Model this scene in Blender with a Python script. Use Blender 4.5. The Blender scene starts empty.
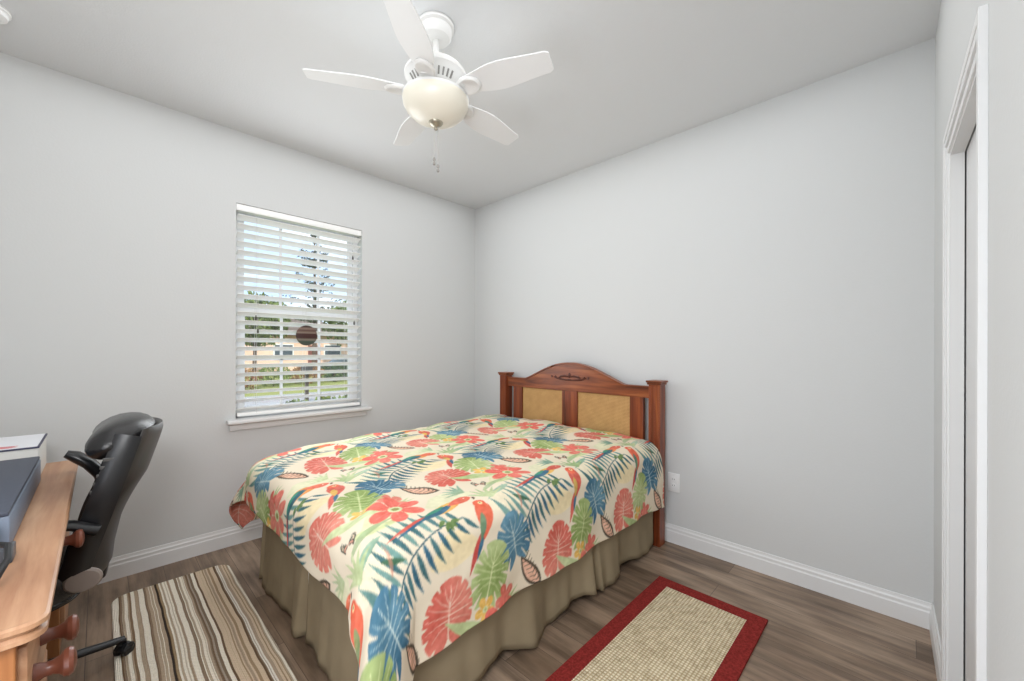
import bpy, bmesh, math, random
import numpy as np
from mathutils import Vector, Matrix, Euler
PI = math.pi
random.seed(7); rng = np.random.default_rng(7)
scene = bpy.context.scene
COL = scene.collection

# ------------------------------------------------------------------ camera
YAW = 0.797350
FPX = 402.5
cd = bpy.data.cameras.new('camera'); cam = bpy.data.objects.new('camera', cd); COL.objects.link(cam)
cd.sensor_width = 36.0; cd.lens = FPX * 36.0 / 1024.0
cd.shift_y = (350.84 - 340.5) / 1024.0
cd.clip_start = 0.02; cd.clip_end = 300
fw = Vector((math.sin(YAW), math.cos(YAW), 0)); rt = Vector((math.cos(YAW), -math.sin(YAW), 0)); up = Vector((0, 0, 1))
ROLL = 2.86e-3
m3 = Matrix((rt, up, -fw)).transposed() @ Matrix.Rotation(ROLL, 3, 'Z')
cam.matrix_world = Matrix.Translation((-2.69641, -3.17100, 1.28467)) @ m3.to_4x4()
scene.camera = cam

# ------------------------------------------------------------------ world, sun, lamps, exposure
scene.view_settings.view_transform = 'Standard'; scene.view_settings.look = 'None'
scene.view_settings.gamma = 1.0; scene.view_settings.use_curve_mapping = False
scene.view_settings.exposure = 0.02
w = bpy.data.worlds.new('world'); scene.world = w; w.use_nodes = True
nt = w.node_tree; nt.nodes.clear()
out = nt.nodes.new('ShaderNodeOutputWorld'); bg = nt.nodes.new('ShaderNodeBackground')
tc = nt.nodes.new('ShaderNodeTexCoord'); mp = nt.nodes.new('ShaderNodeMapping'); mp.inputs['Scale'].default_value = (1, 1, 3)
nz = nt.nodes.new('ShaderNodeTexNoise'); nz.inputs['Scale'].default_value = 3.0; nz.inputs['Detail'].default_value = 5
cr = nt.nodes.new('ShaderNodeValToRGB')
cr.color_ramp.elements[0].position = 0.42; cr.color_ramp.elements[0].color = (0.46, 0.62, 0.86, 1)
cr.color_ramp.elements[1].position = 0.62; cr.color_ramp.elements[1].color = (0.95, 0.97, 1.0, 1)
nt.links.new(tc.outputs['Generated'], mp.inputs[0]); nt.links.new(mp.outputs[0], nz.inputs['Vector'])
nt.links.new(nz.outputs['Fac'], cr.inputs[0]); nt.links.new(cr.outputs[0], bg.inputs['Color'])
bg.inputs['Strength'].default_value = 1.9; nt.links.new(bg.outputs[0], out.inputs[0])

def area(name, loc, rot, sx, sy, power, color=(1, 1, 1), spread=PI):
    l = bpy.data.lights.new(name, 'AREA'); l.shape = 'RECTANGLE'; l.size = sx; l.size_y = sy; l.energy = power
    l.color = color; l.spread = spread
    o = bpy.data.objects.new(name, l); o.location = loc; o.rotation_euler = rot; COL.objects.link(o); return o
sun = bpy.data.lights.new('sun', 'SUN'); sun.energy = 4.5; sun.angle = math.radians(1.5); sun.color = (1, 0.95, 0.86)
so = bpy.data.objects.new('sun', sun); so.rotation_euler = (math.radians(48), 0, math.radians(-25)); COL.objects.link(so)
# daylight entering through the window, then unseen fill lamps added to brighten the room
area('window_daylight', (-1.635, -0.10, 1.55), (math.radians(-90), 0, 0), 0.84, 1.3, 13, (0.93, 0.97, 1.0))
area('desk_side_fill', (-3.30, -2.70, 1.15), (0, math.radians(-90), 0), 1.9, 0.75, 13, (0.96, 0.975, 1.0))  # added fill from the desk side, at a made-up doorway out of view
area('ceiling_fill', (-1.72, -1.65, 2.732), (0, 0, 0), 3.0, 3.0, 25, (0.96, 0.98, 1.0))  # broad soft fill added under the ceiling, no fixture there
area('camera_fill', (-2.95, -3.02, 1.80), (math.radians(66), 0, math.radians(-18)), 0.5, 0.5, 19, (0.98, 0.985, 1.0))  # unseen fill added near the camera for an even, flash-like exposure

# ------------------------------------------------------------------ colour and materials
def lin(c):
    def f(v):
        v /= 255.0
        return v / 12.92 if v <= 0.04045 else ((v + 0.055) / 1.055) ** 2.4
    return (f(c[0]), f(c[1]), f(c[2]), 1.0)
MATS = {}
def mat(name, rgb=None, rough=0.6, metal=0.0, var=0.0, vscale=8.0, bump=0.0, bscale=60.0, stretch=(1, 1, 1), spec=0.5, coat=0.0, sheen=0.0, trans=0.0):
    if name in MATS: return MATS[name]
    m = bpy.data.materials.new(name); m.use_nodes = True; n = m.node_tree; b = n.nodes['Principled BSDF']
    c = lin(rgb) if rgb else (1, 1, 1, 1)
    b.inputs['Base Color'].default_value = c; b.inputs['Roughness'].default_value = rough; b.inputs['Metallic'].default_value = metal
    b.inputs['Specular IOR Level'].default_value = spec; b.inputs['Coat Weight'].default_value = coat
    b.inputs['Sheen Weight'].default_value = sheen; b.inputs['Transmission Weight'].default_value = trans
    t = n.nodes.new('ShaderNodeTexCoord'); mp = n.nodes.new('ShaderNodeMapping'); mp.inputs['Scale'].default_value = stretch
    n.links.new(t.outputs['Object'], mp.inputs[0])
    if var > 0:
        z = n.nodes.new('ShaderNodeTexNoise'); z.inputs['Scale'].default_value = vscale; z.inputs['Detail'].default_value = 6
        n.links.new(mp.outputs[0], z.inputs['Vector'])
        r = n.nodes.new('ShaderNodeValToRGB'); e = r.color_ramp.elements
        e[0].position = 0.3; e[1].position = 0.7
        e[0].color = tuple(v * (1 - var) for v in c[:3]) + (1,); e[1].color = tuple(min(1, v * (1 + var)) for v in c[:3]) + (1,)
        n.links.new(z.outputs['Fac'], r.inputs[0]); n.links.new(r.outputs[0], b.inputs['Base Color'])
    if bump > 0:
        z = n.nodes.new('ShaderNodeTexNoise'); z.inputs['Scale'].default_value = bscale; z.inputs['Detail'].default_value = 3
        n.links.new(mp.outputs[0], z.inputs['Vector'])
        bp = n.nodes.new('ShaderNodeBump'); bp.inputs['Strength'].default_value = bump; bp.inputs['Distance'].default_value = 0.01
        n.links.new(z.outputs['Fac'], bp.inputs['Height']); n.links.new(bp.outputs[0], b.inputs['Normal'])
    MATS[name] = m; return m

class NB:   # tiny node-graph helper
    def __init__(s, name, rough=0.6, spec=0.5):
        s.m = bpy.data.materials.new(name); s.m.use_nodes = True; s.t = s.m.node_tree; s.b = s.t.nodes['Principled BSDF']
        s.b.inputs['Roughness'].default_value = rough; s.b.inputs['Specular IOR Level'].default_value = spec
        s.tc = s.t.nodes.new('ShaderNodeTexCoord'); MATS[name] = s.m
    def n(s, kind, **kw):
        x = s.t.nodes.new('ShaderNode' + kind)
        for k, v in kw.items():
            if hasattr(x, k): setattr(x, k, v)
            else: x.inputs[k.replace('_', ' ')].default_value = v
        return x
    def l(s, a, b): s.t.links.new(a, b)
    def mapping(s, scale=(1, 1, 1), rot=(0, 0, 0), loc=(0, 0, 0)):
        p = s.n('Mapping'); p.inputs['Scale'].default_value = scale; p.inputs['Rotation'].default_value = rot; p.inputs['Location'].default_value = loc
        s.l(s.tc.outputs['Object'], p.inputs[0]); return p.outputs[0]
    def ramp(s, fac, stops, interp='LINEAR'):
        r = s.n('ValToRGB'); cr = r.color_ramp; cr.interpolation = interp
        while len(cr.elements) > 1: cr.elements.remove(cr.elements[-1])
        cr.elements[0].position = stops[0][0]; cr.elements[0].color = lin(stops[0][1])
        for p, c in stops[1:]:
            e = cr.elements.new(p); e.color = lin(c)
        s.l(fac, r.inputs[0]); return r.outputs[0]
    def mix(s, fac, a, b, blend='MIX'):
        x = s.t.nodes.new('ShaderNodeMix'); x.data_type = 'RGBA'; x.blend_type = blend
        for inp, v in ((x.inputs[0], fac), (x.inputs[6], a), (x.inputs[7], b)):
            if hasattr(v, 'links'): s.l(v, inp)
            else: inp.default_value = v
        return x.outputs[2]
    def bump(s, h, strength=0.3, dist=0.01):
        x = s.n('Bump'); x.inputs['Strength'].default_value = strength; x.inputs['Distance'].default_value = dist
        s.l(h, x.inputs['Height']); s.l(x.outputs[0], s.b.inputs['Normal'])

M_WALL = mat('wall_paint', (212, 213, 212), 0.85, bump=0.06, bscale=90, spec=0.2)
M_CEIL = mat('ceiling_paint', (222, 223, 223), 0.9, bump=0.10, bscale=120, spec=0.1)
M_TRIM = mat('trim_gloss', (230, 230, 229), 0.35)
M_WHITE = mat('white_plastic', (238, 238, 236), 0.4)
M_FANW = mat('fan_white', (228, 227, 224), 0.35)
M_BLIND = mat('blind_white', (252, 252, 250), 0.45)
M_BLIND.node_tree.nodes['Principled BSDF'].inputs['Subsurface Weight'].default_value = 0.0

def floor_material():
    g = NB('wood_plank_floor', 0.42)
    v = g.mapping(rot=(0, 0, PI / 2))
    br = g.n('TexBrick'); br.offset = 0.37; br.inputs['Scale'].default_value = 1.0; br.inputs['Brick Width'].default_value = 1.22
    br.inputs['Row Height'].default_value = 0.152; br.inputs['Mortar Size'].default_value = 0.0012; br.inputs['Mortar Smooth'].default_value = 0.3
    br.inputs['Color1'].default_value = (0, 0, 0, 1); br.inputs['Color2'].default_value = (1, 1, 1, 1); br.inputs['Mortar'].default_value = (0.5, 0.5, 0.5, 1)
    g.l(v, br.inputs['Vector'])
    base = g.ramp(br.outputs['Color'], [(0.0, (144, 122, 102)), (0.5, (162, 139, 118)), (1.0, (180, 157, 136))])
    gr = g.n('TexNoise', Scale=1.0, Detail=8.0, Roughness=0.65); 
    vs = g.mapping(scale=(22, 1.6, 1)); g.l(vs, gr.inputs['Vector'])
    gcol = g.ramp(gr.outputs['Fac'], [(0.30, (140, 130, 122)), (0.45, (205, 203, 200)), (0.62, (255, 252, 248))])
    c1 = g.mix(0.85, base, gcol, 'MULTIPLY')
    k = g.n('TexNoise', Scale=2.2, Detail=4.0); vk = g.mapping(scale=(4.0, 1.2, 1)); g.l(vk, k.inputs['Vector'])
    kc = g.ramp(k.outputs['Fac'], [(0.35, (150, 138, 128)), (0.6, (255, 255, 255))])
    c2 = g.mix(0.6, c1, kc, 'MULTIPLY')
    c3 = g.mix(br.outputs['Fac'], c2, lin((72, 58, 48)))
    g.l(c3, g.b.inputs['Base Color'])
    h = g.n('Math', operation='SUBTRACT'); g.l(gr.outputs['Fac'], h.inputs[0]); g.l(br.outputs['Fac'], h.inputs[1])
    g.bump(h.outputs[0], 0.25, 0.004)
    return g.m
M_FLOOR = floor_material()

def wood(name, dark, mid, light, rough=0.35, axis='x', scale=1.0):
    g = NB(name, rough); st = {'x': (2, 26, 26), 'y': (26, 2, 26), 'z': (26, 26, 2)}[axis]
    v = g.mapping(scale=tuple(a * scale for a in st))
    a = g.n('TexNoise', Scale=1.0, Detail=7.0, Roughness=0.6, Distortion=0.6); g.l(v, a.inputs['Vector'])
    c = g.ramp(a.outputs['Fac'], [(0.3, dark), (0.5, mid), (0.72, light)])
    b = g.n('TexNoise', Scale=3.0, Detail=2.0); g.l(g.tc.outputs['Object'], b.inputs['Vector'])
    bc = g.ramp(b.outputs['Fac'], [(0.3, (215, 205, 200)), (0.7, (255, 255, 255))])
    g.l(g.mix(0.8, c, bc, 'MULTIPLY'), g.b.inputs['Base Color']); g.bump(a.outputs['Fac'], 0.08, 0.003)
    return g.m
M_CHERRY_Y = wood('cherry_wood_rail', (96, 46, 20), (142, 74, 36), (174, 102, 56), 0.33, 'y')
M_CHERRY_Z = wood('cherry_wood_post', (88, 38, 16), (132, 62, 30), (164, 90, 46), 0.33, 'z')
M_OAK_Y = wood('oak_desk_top', (164, 116, 84), (186, 142, 108), (204, 164, 130), 0.4, 'y', 0.7)
M_OAK_Z = wood('oak_desk_panel', (158, 98, 56), (184, 124, 76), (204, 148, 98), 0.4, 'z', 0.7)
M_OAK_X = wood('oak_desk_edge', (150, 96, 58), (180, 122, 78), (200, 146, 100), 0.4, 'x', 0.7)
M_KNOB = mat('knob_wood', (116, 66, 50), 0.3, var=0.2, vscale=30)
M_CARVE = mat('carved_ornament', (84, 38, 22), 0.5)

def cane_material():
    g = NB('woven_cane', 0.6)
    v = g.mapping()
    wy = g.n('TexWave', Scale=32.0, Distortion=0.6, Detail=1.0); wy.bands_direction = 'Y'; wy.inputs['Detail Scale'].default_value = 4; g.l(v, wy.inputs['Vector'])
    wz = g.n('TexWave', Scale=32.0, Distortion=0.6, Detail=1.0); wz.bands_direction = 'Z'; wz.inputs['Detail Scale'].default_value = 4; g.l(v, wz.inputs['Vector'])
    m = g.n('Math', operation='MAXIMUM'); g.l(wy.outputs['Fac'], m.inputs[0]); g.l(wz.outputs['Fac'], m.inputs[1])
    c = g.ramp(m.outputs[0], [(0.1, (150, 108, 60)), (0.6, (190, 146, 88)), (1.0, (204, 162, 104))])
    n = g.n('TexNoise', Scale=14.0, Detail=4.0); g.l(v, n.inputs['Vector'])
    nc = g.ramp(n.outputs['Fac'], [(0.3, (232, 226, 218)), (0.65, (255, 255, 255))])
    g.l(g.mix(0.7, c, nc, 'MULTIPLY'), g.b.inputs['Base Color']); g.bump(m.outputs[0], 0.4, 0.003); return g.m
M_CANE = cane_material()

def stripe_material():
    g = NB('striped_rag_weave', 0.95, 0.1)
    seq = [('c', 20), ('d', 8), ('c', 16), ('m', 10), ('c', 12), ('m', 12), ('c', 16), ('d', 9), ('m', 8), ('c', 12), ('m', 8), ('n', 6), ('b', 8),
           ('c', 26), ('m', 8), ('c', 16), ('d', 9), ('c', 22), ('m', 6), ('d', 8), ('g', 12), ('c', 10), ('d', 6), ('t', 30), ('m', 8), ('t', 24), ('d', 10), ('w', 10), ('m', 10), ('t', 18), ('c', 16)]
    cc = dict(c=(252, 243, 226), d=(150, 128, 106), m=(190, 168, 144), n=(84, 78, 76), b=(172, 148, 116), g=(178, 164, 148), t=(226, 204, 176), w=(248, 242, 230))
    tot = sum(q for _, q in seq); pos = 0; stops = []
    for k, q in seq:
        stops.append((pos / tot, cc[k])); pos += q
    wob = g.n('TexNoise', Scale=2.5, Detail=2.0); g.l(g.tc.outputs['Object'], wob.inputs['Vector'])
    sx = g.n('SeparateXYZ'); g.l(g.tc.outputs['Object'], sx.inputs[0])
    a = g.n('Math', operation='MULTIPLY_ADD'); g.l(wob.outputs['Fac'], a.inputs[0]); a.inputs[1].default_value = 0.03; g.l(sx.outputs['X'], a.inputs[2])
    b = g.n('Math', operation='MULTIPLY_ADD'); g.l(a.outputs[0], b.inputs[0]); b.inputs[1].default_value = 1 / 0.50; b.inputs[2].default_value = 0.5 - 0.03
    c = g.ramp(b.outputs[0], stops, 'CONSTANT')
    n = g.n('TexNoise', Scale=1.0, Detail=3.0); g.l(g.mapping(scale=(160, 260, 1)), n.inputs['Vector'])
    nc = g.ramp(n.outputs['Fac'], [(0.3, (168, 160, 150)), (0.6, (255, 255, 255))])
    th_ = g.n('TexNoise', Scale=1.0, Detail=0.0); th_.noise_dimensions = '1D'; g.l(b.outputs[0], th_.inputs['W']); th_.inputs['Scale'].default_value = 42.0
    tcol = g.ramp(th_.outputs['Fac'], [(.36, (186, 172, 156)), (.46, (255, 255, 255))])
    c = g.mix(0.9, c, tcol, 'MULTIPLY')
    g.l(g.mix(0.35, c, nc, 'MULTIPLY'), g.b.inputs['Base Color'])
    wv = g.n('TexWave', Scale=55.0, Distortion=1.5); wv.bands_direction = 'X'; g.l(g.tc.outputs['Object'], wv.inputs['Vector'])
    g.bump(wv.outputs['Fac'], 0.6, 0.004); return g.m

def sisal_material():
    g = NB('woven_sisal', 0.95, 0.1); v = g.mapping()
    wx = g.n('TexWave', Scale=22.0, Distortion=0.35, Detail=1.0); wx.bands_direction = 'X'; g.l(v, wx.inputs['Vector'])
    wy = g.n('TexWave', Scale=22.0, Distortion=0.35, Detail=1.0); wy.bands_direction = 'Y'; g.l(v, wy.inputs['Vector'])
    m = g.n('Math', operation='MULTIPLY'); g.l(wx.outputs['Fac'], m.inputs[0]); g.l(wy.outputs['Fac'], m.inputs[1])
    c = g.ramp(m.outputs[0], [(0.0, (186, 166, 132)), (0.2, (226, 210, 178)), (0.7, (246, 236, 210))])
    n = g.n('TexNoise', Scale=40.0, Detail=3.0); g.l(v, n.inputs['Vector'])
    nc = g.ramp(n.outputs['Fac'], [(0.3, (205, 198, 185)), (0.6, (255, 255, 255))])
    g.l(g.mix(0.7, c, nc, 'MULTIPLY'), g.b.inputs['Base Color']); g.bump(m.outputs[0], 0.8, 0.005); return g.m

# ------------------------------------------------------------------ mesh helpers
class MB:
    def __init__(s): s.bm = bmesh.new()
    def box(s, x0, x1, y0, y1, z0, z1, M=None, bev=0.0, seg=2):
        r = bmesh.ops.create_cube(s.bm, size=1.0)['verts']
        for v in r:
            v.co = Vector((x0 + (v.co.x + .5) * (x1 - x0), y0 + (v.co.y + .5) * (y1 - y0), z0 + (v.co.z + .5) * (z1 - z0)))
        if bev > 0:
            es = list({e for v in r for e in v.link_edges})
            g = bmesh.ops.bevel(s.bm, geom=es, offset=bev, segments=seg, affect='EDGES', profile=0.5)
            r = list(set(g['verts']) | {v for v in r if v.is_valid})
        if M is not None:
            for v in r: v.co = M @ v.co
        return s
    def lathe(s, prof, n=32, M=None, caps=True, arc=2 * PI):
        rings = []
        for r, z in prof:
            if r < 1e-6: rings.append([s.bm.verts.new((0, 0, z))])
            else: rings.append([s.bm.verts.new((r * math.cos(2 * PI * i / n), r * math.sin(2 * PI * i / n), z)) for i in range(n)])
        for a, b in zip(rings, rings[1:]):
            for i in range(n):
                j = (i + 1) % n
                if len(a) == 1 and len(b) == 1: continue
                if len(a) == 1: s.bm.faces.new((a[0], b[i], b[j]))
                elif len(b) == 1: s.bm.faces.new((a[i], b[0], a[j]))
                else: s.bm.faces.new((a[i], b[i], b[j], a[j]))
        if caps:
            for q in (rings[0], rings[-1]):
                if len(q) > 2:
                    try: s.bm.faces.new(q)
                    except ValueError: pass
        if M is not None:
            for q in rings:
                for v in q: v.co = M @ v.co
        return s
    def tube(s, pts, rad, n=10, sx=1.0, upv=Vector((0, 0, 1)), rot=0.0):
        pts = [Vector(p) for p in pts]; rads = rad if isinstance(rad, (list, tuple)) else [rad] * len(pts)
        rings = []
        for i, p in enumerate(pts):
            d = (pts[min(i + 1, len(pts) - 1)] - pts[max(i - 1, 0)]).normalized()
            u = upv if abs(d.dot(upv)) < 0.95 else Vector((1, 0, 0))
            a = d.cross(u).normalized(); b = a.cross(d).normalized()
            r = rads[i]; rx, ry = (r if isinstance(r, tuple) else (r * sx, r))
            rings.append([s.bm.verts.new(p + a * rx * math.cos(2 * PI * k / n + rot) + b * ry * math.sin(2 * PI * k / n + rot)) for k in range(n)])
        for a, b in zip(rings, rings[1:]):
            for i in range(n):
                j = (i + 1) % n; s.bm.faces.new((a[i], b[i], b[j], a[j]))
        s.bm.faces.new(rings[0]); s.bm.faces.new(rings[-1]); return s
    def prism(s, poly, a0, a1, plane='xy', M=None):
        def P(u, v, a):
            return {'xy': (u, v, a), 'yz': (a, u, v), 'xz': (u, a, v)}[plane]
        A = [s.bm.verts.new(P(u, v, a0)) for u, v in poly]; B = [s.bm.verts.new(P(u, v, a1)) for u, v in poly]
        s.bm.faces.new(A); s.bm.faces.new(B)
        for i in range(len(poly)):
            j = (i + 1) % len(poly); s.bm.faces.new((A[i], A[j], B[j], B[i]))
        if M is not None:
            for v in A + B: v.co = M @ v.co
        return s
    def grid(s, P, close_u=False, close_v=False):   # P[i][j]
        V = [[s.bm.verts.new(p) for p in row] for row in P]; nu, nv = len(V), len(V[0])
        for i in range(nu - (0 if close_u else 1)):
            for j in range(nv - (0 if close_v else 1)):
                s.bm.faces.new((V[i][j], V[(i + 1) % nu][j], V[(i + 1) % nu][(j + 1) % nv], V[i][(j + 1) % nv]))
        return V
    def build(s, name, m, parent=None, loc=None, smooth=35, sub=0, bevel=0.0):
        bmesh.ops.recalc_face_normals(s.bm, faces=s.bm.faces[:])
        me = bpy.data.meshes.new(name); s.bm.to_mesh(me); s.bm.free()
        if m: me.materials.append(m)
        o = bpy.data.objects.new(name, me); COL.objects.link(o)
        if smooth:
            me.shade_smooth(); me.set_sharp_from_angle(angle=math.radians(smooth))
        if bevel > 0:
            b = o.modifiers.new('bevel', 'BEVEL'); b.width = bevel; b.segments = 2; b.limit_method = 'ANGLE'; b.angle_limit = math.radians(40)
        if sub:
            b = o.modifiers.new('sub', 'SUBSURF'); b.levels = sub; b.render_levels = sub
        if parent: o.parent = parent
        if loc is not None:
            o.location = loc
        return o
def recentre(o, loc):      # move a top-level mesh's origin to loc, keeping its world shape
    loc = Vector(loc); o.data.transform(Matrix.Translation(-loc)); o.location = loc; return o
def tag(o, label=None, cat=None, group=None, kind=None):
    if label: o['label'] = label
    if cat: o['category'] = cat
    if group: o['group'] = group
    if kind: o['kind'] = kind
    return o
def thing(name, loc, label, cat, group=None, rz=0.0):
    o = bpy.data.objects.new(name, None); COL.objects.link(o); o.location = loc; o.rotation_euler = (0, 0, rz); o.empty_display_size = 0.1
    return tag(o, label, cat, group)
def struct(o): o['kind'] = 'structure'; return o
def T(*a): return Matrix.Translation(a)
def RX(a): return Matrix.Rotation(a, 4, 'X')
def RY(a): return Matrix.Rotation(a, 4, 'Y')
def RZ(a): return Matrix.Rotation(a, 4, 'Z')
def smooth01(x): x = max(0.0, min(1.0, x)); return x * x * (3 - 2 * x)

# ------------------------------------------------------------------ room shell
H = 2.74; XW = -3.42; YS = -3.268
struct(MB().box(XW - .12, .12, -3.75, .14, -0.10, 0.0).build('floor', M_FLOOR, smooth=0))
struct(MB().box(XW - .12, .12, -3.75, .14, H, H + .10).build('ceiling', M_CEIL, smooth=0))
WX0, WX1, WZ0, WZ1 = -2.067, -1.203, 0.815, 2.262
struct(MB().box(XW - .12, WX0, 0, .14, 0, H).box(WX1, .12, 0, .14, 0, H).box(WX0, WX1, 0, .14, WZ1, H).box(WX0, WX1, 0, .14, 0, WZ0).build('wall_window_side', M_WALL, smooth=0))
struct(MB().box(0, .12, -3.75, 0, 0, H).build('wall_bed_side', M_WALL, smooth=0))
struct(MB().box(XW - .12, XW, -2.30, 0, 0, H).box(XW - .12, XW, -3.75, -3.12, 0, H).box(XW - .12, XW, -3.12, -2.30, 2.05, H).build('wall_desk_side', M_WALL, smooth=0))  # unseen doorway gap made up to go with the desk-side fill lamp
# closet wall: a hair out of square with the others; local x runs from the corner towards the desk side
TH = math.radians(1.38); CM = T(0, YS, 0) @ RZ(PI + TH)      # local x -> -X world, local y -> -Y world (into closet)
L0, L1, CZ = 0.65, 1.268, 1.972
struct(MB().box(0, L0, 0, .028, 0, H, CM).box(L1, 3.5, 0, .028, 0, H, CM).box(L0, L1, 0, .028, CZ, H, CM).build('wall_closet_side', M_WALL, smooth=0))
struct(MB().box(L0 - .3, L1 + .3, .46, .50, 0, H, CM).build('wall_closet_back', M_WALL, smooth=0))
struct(MB().box(L0 - .32, L0 - .30, .029, .50, 0, H, CM).box(L1 + .30, L1 + .32, .029, .50, 0, H, CM).build('wall_closet_ends', M_WALL, smooth=0))
# jamb lining and casing
j = MB()
j.box(L0, L0 + .012, -.003, .030, 0, CZ - .012, CM).box(L1 - .012, L1, -.003, .030, 0, CZ - .012, CM).box(L0, L1, -.003, .030, CZ - .012, CZ, CM)
struct(j.build('trim_1', mat('jamb_paint', (222, 222, 220), 0.5), smooth=0))
def casing(mb, inner_box_fn):
    for (a, b, d) in ((0.000, 0.020, .009), (0.020, 0.030, .006), (0.030, 0.052, .013), (0.052, 0.075, .015)): inner_box_fn(a, b, d)
c = MB()
def cfar(a, b, d): c.box(L0 - b, L0 - a, -d, 0, 0, CZ + b, CM)
def cnear(a, b, d): c.box(L1 + a, L1 + b, -d, 0, 0, CZ + b, CM)
def chead(a, b, d): c.box(L0 - a, L1 + a, -d, 0, CZ + a, CZ + b, CM)
casing(c, cfar); casing(c, cnear); casing(c, chead)
struct(c.build('trim_2', M_TRIM, smooth=0, bevel=.001))
# closet sliding door panel set back in the opening
cdp = MB().box(L0 - .03, L1 + .03, 0.034, .066, .012, CZ + .03, CM, bev=.003)
dd = struct(cdp.build('door_1', mat('closet_door_paint', (228, 228, 228), 0.5)))
pl = MB().lathe([(0, 0), (.027, 0), (.027, .004), (.020, .004), (.016, -.002), (0, -.002)], 20, CM @ T(L0 + .09, .040, .98) @ RX(PI / 2)).build('finger_pull', M_TRIM, dd)

def baseboard(name, M, length):
    prof = [(0, 0), (.014, 0), (.014, .075), (.011, .083), (.011, .097), (.007, .105), (.005, .120), (0, .120)]
    b = MB()
    A = [b.bm.verts.new(M @ Vector((0, -y, z))) for y, z in prof]; B = [b.bm.verts.new(M @ Vector((length, -y, z))) for y, z in prof]
    b.bm.faces.new(A); b.bm.faces.new(B)
    for i in range(len(prof)):
        k = (i + 1) % len(prof); b.bm.faces.new((A[i], A[k], B[k], B[i]))
    return struct(b.build(name, M_TRIM, smooth=0))
baseboard('baseboard_window_side', T(XW, 0, 0), -XW)
baseboard('baseboard_bed_side', T(0, 0, 0) @ RZ(-PI / 2), -YS)
M_MIR = CM @ Matrix.Scale(1, 4)
bb = MB(); prof = [(0, 0), (.014, 0), (.014, .075), (.011, .083), (.011, .097), (.007, .105), (.005, .120), (0, .120)]
A = [bb.bm.verts.new(CM @ Vector((0.0, -y, z))) for y, z in prof]; B = [bb.bm.verts.new(CM @ Vector((L0 - .075, -y, z))) for y, z in prof]
bb.bm.faces.new(A); bb.bm.faces.new(B)
for i in range(len(prof)):
    k = (i + 1) % len(prof); bb.bm.faces.new((A[i], A[k], B[k], B[i]))
struct(bb.build('baseboard_closet_side', M_TRIM, smooth=0))
baseboard('baseboard_desk_side', T(XW, -2.30, 0) @ RZ(PI / 2), 2.30)

# ------------------------------------------------------------------ window
M_VINYL = mat('window_vinyl', (240, 240, 240), 0.4)
f = MB(); y0, y1 = .085, .135
f.box(WX0, WX0 + .035, y0, y1, WZ0, WZ1).box(WX1 - .035, WX1, y0, y1, WZ0, WZ1).box(WX0, WX1, y0, y1, WZ1 - .035, WZ1).box(WX0, WX1, y0, y1, WZ0, WZ0 + .04)
win = struct(f.build('window_1', M_VINYL, smooth=0, bevel=.002))
ZM = 1.565; WM = (WX0 + WX1) / 2
def sash(name, z0, z1, ya):
    s = MB(); x0, x1 = WX0 + .035, WX1 - .035
    s.box(x0, x0 + .035, ya, ya + .022, z0, z1).box(x1 - .035, x1, ya, ya + .022, z0, z1).box(x0 + .03, x1 - .03, ya + .001, ya + .021, z0 + .001, z0 + .04).box(x0 + .03, x1 - .03, ya + .001, ya + .021, z1 - .04, z1 - .001)
    for k in (1, 2):
        xx = x0 + (x1 - x0) * k / 3; s.box(xx - .009, xx + .009, ya + .004, ya + .018, z0, z1)
    zz = (z0 + z1) / 2; s.box(x0, x1, ya + .004, ya + .018, zz - .009, zz + .009)
    o = s.build(name, M_VINYL, win, smooth=0, bevel=.002)
    gm = mat('window_glass', (255, 255, 255), 0.0)
    MB().box(x0 + .01, x1 - .01, ya + .009, ya + .013, z0 + .01, z1 - .01).build('glass_pane', gm, o, smooth=0)
gmat = mat('window_glass', (255, 255, 255), 0.0); gn = gmat.node_tree; gn.nodes.clear()
go = gn.nodes.new('ShaderNodeOutputMaterial'); gt = gn.nodes.new('ShaderNodeBsdfTransparent'); gg = gn.nodes.new('ShaderNodeBsdfGlossy'); gx = gn.nodes.new('ShaderNodeMixShader')
gg.inputs['Roughness'].default_value = 0.02; gx.inputs[0].default_value = 0.05; gt.inputs[0].default_value = (.97, .985, .98, 1)
gn.links.new(gt.outputs[0], gx.inputs[1]); gn.links.new(gg.outputs[0], gx.inputs[2]); gn.links.new(gx.outputs[0], go.inputs[0])
sash('upper_sash', ZM - .02, WZ1 - .035, .110); sash('lower_sash', WZ0 + .04, ZM + .02, .087)
# stool and apron
struct(MB().box(WX0 - .055, WX1 + .055, -.075, 0, WZ0 - .012, WZ0 + .012, bev=.006).box(WX0, WX1, -.001, .088, WZ0 - .012, WZ0 + .012).build('trim_4', M_TRIM))
struct(MB().box(WX0 - .035, WX1 + .035, -.018, 0, WZ0 - .062, WZ0 - .012, bev=.004).build('trim_5', M_TRIM))

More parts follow.
